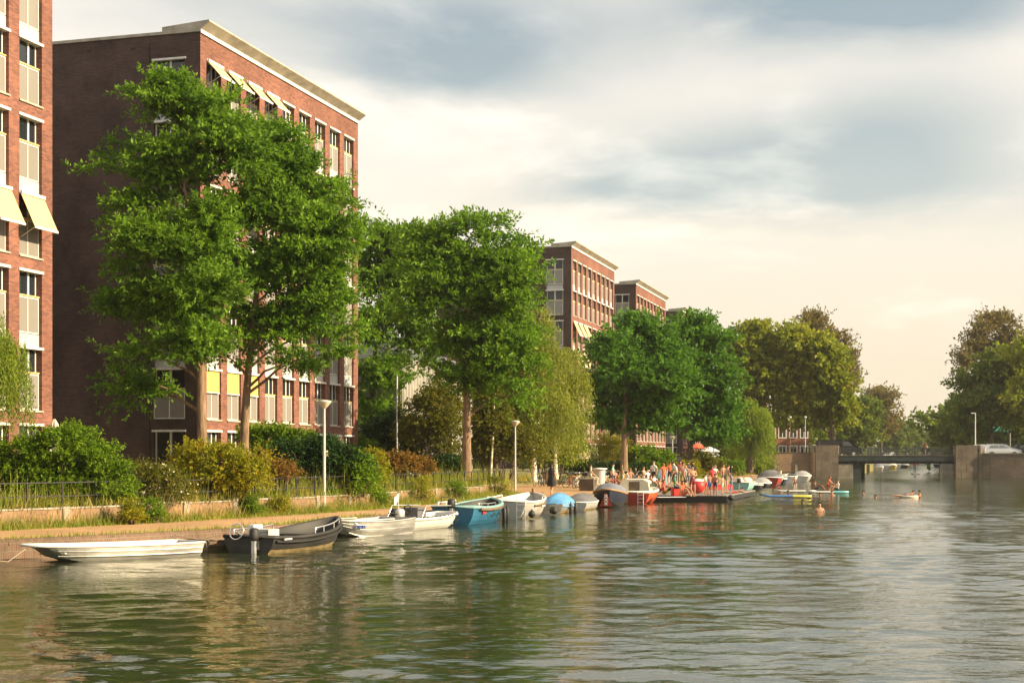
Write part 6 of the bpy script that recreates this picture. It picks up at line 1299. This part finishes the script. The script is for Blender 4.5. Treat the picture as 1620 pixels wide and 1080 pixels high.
def hair_part(o, j, m, long=False, tie=False):
    hd = Vector(j['head']); cr = Vector(j['crown']); ax = (cr-hd).normalized(); b = MB(); rows = []
    back = Vector((0, 1, 0)); back = (back-ax*back.dot(ax)).normalized(); side = ax.cross(back); c = hd+ax*0.045+back*0.012
    for t in np.linspace(0.05, 1.0, 6):
        r = []
        for a in np.linspace(0, 2*math.pi, 13):
            fr = 0.5+0.5*math.cos(a)            # 1 at the back, 0 at the face
            th = t*(0.95+0.95*fr); r.append(c+ax*0.105*math.cos(th)+(back*math.cos(a)*0.107+side*math.sin(a)*0.093)*math.sin(th))
        rows.append(r)
    b.grid(rows, 0, True)
    if long:
        rows = []
        for k, t in enumerate(np.linspace(0, 1, 6)):
            p = hd+back*(0.085+0.03*math.sin(t*3))-Vector((0, 0, 1))*(0.36*t-0.03); w = 0.085*(1-0.25*t); rows.append([p+side*w*s+back*0.04*(1-s*s)+back*0.0 for s in np.linspace(-1, 1, 5)]+[p+side*w*s-back*0.02 for s in (0.6, 0, -0.6)]+[p-side*w])
        b.grid(rows, 0, True); b.add(rows[-1][:-1], [tuple(range(len(rows[-1])-1))])
    if tie: b.lathe([(0, -0.045), (0.04, -0.02), (0.045, 0.01), (0.02, 0.04), (0, 0.045)], 8, tuple(c+ax*0.11+back*0.05))
    b.build('hair', m, o)
def person(label, x, y, z, pz, h, rot, skin, top=None, bottom='cl_navy', hair='hair_dark', legs=None, sleeves=None, long=False, tie=False, group=None):
    me, j = PM[pz]; sc = h/1.74
    root = link('person', me, None, None, (x, y, z), R(rot)); root.scale = (sc, sc, sc)
    tag(root, label, 'person', group)
    ms = [M[skin], M[top or skin], M[bottom], M[legs or skin], M[sleeves or (top if top and sleeves is not False else skin)]]
    for i, sl in enumerate(root.material_slots): sl.link = 'OBJECT'; sl.material = ms[i]
    if hair: hair_part(root, j, M[hair], long, tie)
    return root
def dress(root, m, rings):
    b = MB(); b.grid([[(rx*math.cos(a)*(1+fl*math.cos(6*a)), cy+ry*math.sin(a)*(1+fl*math.cos(6*a)), z) for a in np.linspace(0, 2*math.pi, 25)] for rx, ry, cy, z, fl in rings], 0, True)
    b.build('dress', m, root)

# woman in black on the path
x, y = PG(872.5, 785, QZ)
w = person('woman in sleeveless black dress walking along the quay path', x, y, QZ, 'walk', 1.69, 150, 'skin_a', 'cl_black', 'cl_black', 'hair_dark', None, 'skin_a', tie=True)
dress(w, M['cl_black'], [(.27, .20, 0, .56, .05), (.24, .185, 0, .72, .04), (.215, .165, 0.01, .92, .02), (.165, .13, 0.005, 1.12, 0), (.185, .14, 0.012, 1.28, 0), (.185, .12, 0.015, 1.40, 0), (.12, .09, 0.02, 1.46, 0)])
def P_(label, px, py, z, *a, **k):
    x, y = PG(px, py, z); return person(label, x, y, z, *a, **k)
# on the dock
P_('bare-chested man in maroon shorts with folded arms on the dock', 1095.5, 785, DZ, 'fold', 1.72, 15, 'skin_a', None, 'cl_maroon')
P_('older man in grey vest and black shorts standing on the dock', 1084.5, 781, DZ, 'stand', 1.76, 70, 'skin_a', 'cl_grey', 'cl_black', None, None, 'skin_a')
P_('woman in green shirt with long dark hair seated on red crate', 1071, 784.5, DZ, 'sit', 1.70, 80, 'skin_a', 'cl_green', 'cl_navy', 'hair_dark', long=True)
P_('bather in orange swimwear seated on the dock edge', 1085, 785.5, DZ, 'floor', 1.66, 30, 'skin_b', 'cl_orange', 'cl_orange', 'hair_brown', None, 'skin_b')
P_('bather wrapped in yellow and black seated by the orange boat', 1057, 783, DZ, 'floor', 1.66, 60, 'skin_b', 'cl_red', 'cl_yellow', 'hair_brown', 'cl_black', 'skin_b')
P_('sunburnt bather sitting behind the yellow wrapped one', 1050, 779, DZ, 'floor', 1.68, 60, 'skin_b', None, 'cl_red', 'hair_brown')
P_('boy in white shirt and red shorts on the dock', 1117, 782, DZ, 'talk', 1.22, 60, 'skin_b', 'cl_white', 'cl_red', 'hair_dark')
P_('boy with bare back and bright blue shorts on the dock', 1122.5, 783.5, DZ, 'stand', 1.28, 200, 'skin_b', None, 'cl_blue', 'hair_dark')
P_('tanned boy in dark shorts standing on the dock', 1131.5, 783.5, DZ, 'hips', 1.26, 160, 'skin_b', None, 'cl_navy', 'hair_dark')
P_('small child in mint green trunks on the dock', 1143, 782, DZ, 'stand', 1.12, 230, 'skin_a', None, 'cl_mint', 'hair_dark')
P_('pink-skinned man in olive shorts at the far dock side', 1148, 776, DZ, 'lean', 1.74, 120, 'skin_a', None, 'cl_olive', 'hair_brown')
P_('bare-chested man beside the man in olive shorts', 1144.5, 774.5, DZ, 'stand', 1.74, 40, 'skin_b', None, 'cl_grey', 'hair_brown')
P_('person dressed all in black standing at the dock end', 1157, 779, DZ, 'talk', 1.70, 80, 'skin_b', 'cl_black', 'cl_denim', 'hair_dark', 'cl_denim', long=True)
P_('child lying on the right end of the dock', 1163, 780, DZ, 'prone', 1.30, 100, 'skin_b', None, 'cl_red', 'hair_dark')
P_('blond woman in white at the back of the dock', 1131, 775, DZ, 'talk', 1.68, 20, 'skin_a', 'cl_white', 'cl_cream', 'hair_blond', None, 'skin_a')
P_('woman in red swimsuit at the back of the dock', 1127, 777, DZ, 'hips', 1.62, 10, 'skin_b', 'cl_red', 'cl_red', 'hair_brown', None, 'skin_b')
P_('crouching bather beside the red ball', 1110, 779.5, DZ, 'crouch', 1.66, 60, 'skin_a', 'cl_cream', 'cl_navy', 'hair_dark', None, 'skin_a')
# standing on the quay
def S_(label, px, Y, z, *a, **k): return person(label, PX(px, Y), Y, z, *a, **k)
S_('man in bright orange shirt and black shorts on the quay', 1059.5, 104, QZ, 'stand', 1.76, 190, 'skin_a', 'cl_orange', 'cl_black', 'hair_brown')
S_('dark-haired man in white shirt leaning to his left', 1070, 97, QZ, 'lean', 1.84, -70, 'skin_a', 'cl_white', 'cl_grey', 'hair_dark', 'cl_grey')
S_('man in maroon vest standing behind the white-shirted man', 1076, 99, QZ, 'stand', 1.86, 30, 'skin_b', 'cl_maroon', 'cl_olive', 'hair_dark', None, 'skin_b')
S_('man in pale grey shirt behind the man with folded arms', 1088.5, 97, QZ, 'talk', 1.80, -40, 'skin_a', 'cl_grey', 'cl_denim', 'hair_dark', 'cl_denim')
S_('person in dark wide hat behind the man with folded arms', 1096, 98, QZ, 'stand', 1.78, 20, 'skin_b', 'cl_black', 'cl_black', 'hair_dark', 'cl_black')
# sitting or standing along the quay
S_('woman in cream dress sitting on the concrete block', 938.0, 89.6, QZ+0.35, 'sit', 1.66, 90, 'skin_a', 'cl_cream', 'cl_cream', 'hair_brown', 'cl_cream', 'skin_a')
S_('dark clothed person bending by the bicycles', 966, 100, QZ, 'lean', 1.66, 60, 'skin_b', 'cl_black', 'cl_black', 'hair_dark')
S_('bare-backed bather in orange trunks on the bench', 974, 98, QZ, 'sit', 1.70, 30, 'skin_b', None, 'cl_orange', 'hair_brown')
S_('long-haired woman in olive dress beside the covered launch', 984, 93, QZ, 'walk', 1.62, 100, 'skin_b', 'cl_olive', 'cl_olive', 'hair_brown', None, 'skin_b', long=True)
S_('child wrapped in white towel near the orange boat', 992, 90, QZ, 'stand', 1.20, 140, 'skin_a', 'cl_white', 'cl_white', 'hair_dark', 'cl_white')
S_('blond sunlit bather on the bench', 998.5, 98.2, QZ+0.05, 'sit', 1.70, 20, 'skin_b', None, 'cl_yellow', 'hair_blond')
S_('dark-haired bather in black on the bench', 1008, 100, QZ+0.05, 'sit', 1.74, 70, 'skin_a', 'cl_black', 'cl_black', 'hair_dark')
S_('sunlit bather in red bikini on the bench', 1012, 96.5, QZ, 'floor', 1.70, 40, 'skin_b', 'cl_red', 'cl_red', 'hair_brown', None, 'skin_b')
S_('bare-chested man in white trousers on the bench', 1021, 100.5, QZ+0.1, 'sit', 1.78, 60, 'skin_a', None, 'cl_white', 'hair_brown', 'cl_white')
S_('man in pale checked shirt and black shorts behind the orange boat', 1034, 102, QZ, 'stand', 1.78, -30, 'skin_a', 'cl_white', 'cl_black', 'hair_grey')
S_('bather with bare legs sitting beside the cargo cover', 1040, 98, QZ, 'floor', 1.70, 50, 'skin_b', 'cl_white', 'cl_denim', 'hair_brown')
S_('tanned bather sunning himself on the quay edge', 1030, 95, QZ, 'floor', 1.72, 80, 'skin_b', None, 'cl_blue', 'hair_dark')
S_('dark-haired bather in denim crouching behind the boats', 1003, 95.5, QZ, 'crouch', 1.7, 100, 'skin_b', 'cl_denim', 'cl_denim', 'hair_dark')
for lab, px, Y, pz, hh, rot, sk, tp, bt, hr in [
    ('bather in blue swimsuit sitting next to the litter bin', 955, 95.5, 'floor', 1.68, 60, 'skin_b', 'cl_blue', 'cl_blue', 'hair_brown'),
    ('pale bather in black trunks sitting beside the blue swimsuit', 961, 97, 'floor', 1.72, 40, 'skin_a', None, 'cl_black', 'hair_blond'),
    ('woman in mint top standing behind the covered launch', 970, 96, 'talk', 1.66, 80, 'skin_b', 'cl_mint', 'cl_denim', 'hair_dark'),
    ('bather in maroon bikini on the quay behind the launch', 979, 95, 'floor', 1.66, 70, 'skin_b', 'cl_maroon', 'cl_maroon', 'hair_brown'),
    ('bather with yellow top on the quay near the child in white', 988, 96.5, 'sit', 1.68, 50, 'skin_b', 'cl_yellow', 'cl_cream', 'hair_dark'),
    ('bather in grey shorts lying on his elbows on the quay', 1016, 94, 'floor', 1.74, 90, 'skin_b', None, 'cl_grey', 'hair_dark'),
    ('woman in white blouse sitting behind the orange boat', 1026, 98.5, 'sit', 1.68, 30, 'skin_a', 'cl_white', 'cl_red', 'hair_brown'),
    ('bather in green trunks sitting behind the orange boat', 1036, 95.5, 'floor', 1.72, 100, 'skin_b', None, 'cl_green', 'hair_dark'),
    ('woman in orange dress standing beside the cargo cover', 1050, 100, 'hips', 1.68, 30, 'skin_b', 'cl_orange', 'cl_orange', 'hair_blond'),
    ('man in navy shirt standing by the path lamp', 1066, 102, 'walk', 1.78, 60, 'skin_a', 'cl_navy', 'cl_cream', 'hair_brown'),
    ('bather in olive shorts standing left of the folded-arms man', 1081, 95, 'hips', 1.76, 10, 'skin_b', None, 'cl_olive', 'hair_dark')]:
    S_(lab, px, Y, QZ, pz, hh, rot, sk, tp, bt, hr)
# ---- paddle boards and swimmers
def sup(label, x0, x1, Y, c1, c2, tilt=0.0):
    L = x1-x0; o = thing('paddle_board', label, 'paddle board', ((x0+x1)/2, Y, 0.06), tilt); n = 16
    for nm, a, e, m in (('deck_front', 0.0, 0.62, c1), ('deck_rear', 0.62, 1.0, c2)):
        b = MB(); rows = []
        for u in np.linspace(a, e, n):
            w = 0.38*max(0.02, 1-abs(2*u-1)**3.2)**0.5; lift = 0.10*max(0, 0.18-u)/0.18; xx = (u-0.5)*L
            rows.append([(xx, -w*0.92, 0.0+lift), (xx, -w, 0.06+lift), (xx, -w*0.9, 0.12+lift), (xx, w*0.9, 0.12+lift), (xx, w, 0.06+lift), (xx, w*0.92, 0.0+lift), (xx, -w*0.92, 0.0+lift)])
        b.grid(rows, 0, False, True); b.build(nm, m, o)
    return o
M['sup_blue'] = mat('board_blue', (0.06, 0.20, 0.52), 0.4); M['sup_yellow'] = mat('board_yellow', (0.62, 0.60, 0.06), 0.4); M['sup_teal'] = mat('board_teal', (0.14, 0.52, 0.55), 0.4)
sup('blue and yellow paddle board floating by the swimmers', PX(1202, 90), PX(1284, 90), 90, M['sup_blue'], M['sup_yellow'])
sup('white paddle board carrying a standing child', PX(1225, 103), PX(1291, 103), 103, M['white_hull'], M['white_hull'])
sup('teal paddle board carrying kneeling bathers', PX(1275, 100.5), PX(1343, 100.5), 100.5, M['white_hull'], M['sup_teal'], 0.03)
S_('child in dark trunks standing on the white paddle board', 1257, 103, 0.18, 'stand', 0.98, 180, 'skin_b', None, 'cl_maroon', 'hair_dark')
S_('bather kneeling at the left of the teal paddle board', 1294.5, 100.6, 0.18, 'floor', 1.5, 60, 'skin_c', None, 'cl_navy', 'hair_dark')
S_('bather bending over on the teal paddle board', 1310, 100.9, 0.18, 'crouch', 1.6, 70, 'skin_b', 'cl_orange', 'cl_orange', 'hair_brown', None, 'skin_b')
S_('fair bather kneeling at the right of the teal paddle board', 1322, 100.5, 0.18, 'floor', 1.35, -60, 'skin_b', 'cl_white', 'cl_navy', 'hair_blond', None, 'skin_b')
SW = [(1187, 781, 1.40, 'skin_b', 'swimmer near the right end of the dock'), (1233, 778.5, 1.34, 'skin_b', 'swimmer clinging to the front of the white board'), (1247, 781, 1.42, 'skin_c', 'swimmer between the blue and white boards'), (1280.5, 787.5, 1.34, 'skin_c', 'swimmer holding the yellow end of the blue board'), (1297.5, 784.5, 1.42, 'skin_b', 'swimmer below the kneeling bathers'), (1316, 783, 1.34, 'skin_a', 'swimmer under the right end of the teal board'), (1269.5, 796, 1.44, 'skin_c', 'dark-haired swimmer in open water below the blue board'), (1296.5, 808.5, 1.30, 'skin_a', 'swimmer alone with bare shoulders out of the water'), (1365.5, 782, 1.40, 'skin_b', 'swimmer doing breaststroke before the bridge'), (1385, 787.5, 1.46, 'skin_b', 'swimmer farthest out before the bridge opening')]
for px, py, sink, sk, lab in SW:
    x, y = PG(px, py, 0.0); person(lab, x, y, -sink-(0.07 if sink > 1.32 else 0.0), 'stand', 1.74, random.uniform(-60, 60), sk, None, 'cl_navy', 'hair_dark', group='swimmers in the canal')
o = thing('swim_ring', 'pale inflatable ring with two bathers in the canal', 'swim ring', (PX(1438, 91), 91, 0.05)); MB().tube([(0.50*math.cos(a), 0.42*math.sin(a), 0.0) for a in np.linspace(0, 2*math.pi, 25)[:-1]], 0.10, 10, closed=True).build('tube', M['cream'], o)
S_('bather lying in the inflatable ring', 1432, 91, 0.05, 'prone', 1.5, 100, 'skin_b', None, 'cl_navy', 'hair_dark'); S_('bather sitting up beside the inflatable ring', 1448, 91, -0.45, 'floor', 1.7, -80, 'skin_b', None, 'cl_navy', 'hair_dark')
# ---- beyond and on the bridge
bk = dup(PROTO[1], None, (PX(1463, 169.6), 169.6, 2.52), R(3)); bk['label'] = 'dark bicycle being ridden across the bridge'; bk['group'] = 'bicycle on the bridge'
S_('cyclist in dark red top riding over the bridge', 1461, 169.6, 2.52, 'ride', 1.76, 90, 'skin_b', 'cl_maroon', 'cl_navy', 'hair_dark')
Y = 5980/(751-721); bo = sup('narrow paddle board beyond the bridge', PX(1440, Y), PX(1456, Y), Y, M['white_hull'], M['red'], 0.5); S_('person in denim standing on the board beyond the bridge', 1447.5, Y, 0.18, 'talk', 1.75, 10, 'skin_b', 'cl_red', 'cl_denim', 'hair_dark', 'cl_denim')
S_('person in white aboard the dark boat beyond the bridge', 1427, 319, 0.55, 'sit', 1.7, 0, 'skin_b', 'cl_white', 'cl_grey'); S_('person in red aboard the dark boat beyond the bridge', 1432, 320.5, 0.55, 'sit', 1.7, 40, 'skin_b', 'cl_red', 'cl_grey')

# ================================================================== AIR
def haze():
    m = bpy.data.materials.new('summer_haze'); m.use_nodes = True; nt = m.node_tree; nt.nodes.clear()
    v = nt.nodes.new('ShaderNodeVolumePrincipled'); v.inputs['Color'].default_value = (0.95, 0.93, 0.90, 1); v.inputs['Density'].default_value = 0.00015; v.inputs['Anisotropy'].default_value = 0.2
    o = nt.nodes.new('ShaderNodeOutputMaterial'); nt.links.new(v.outputs[0], o.inputs['Volume'])
    tag(MB().box(-420, 720, -80, 1540, -2.2, 34).build('haze', m), 'thin warm summer haze over the canal', kind='stuff')
haze()
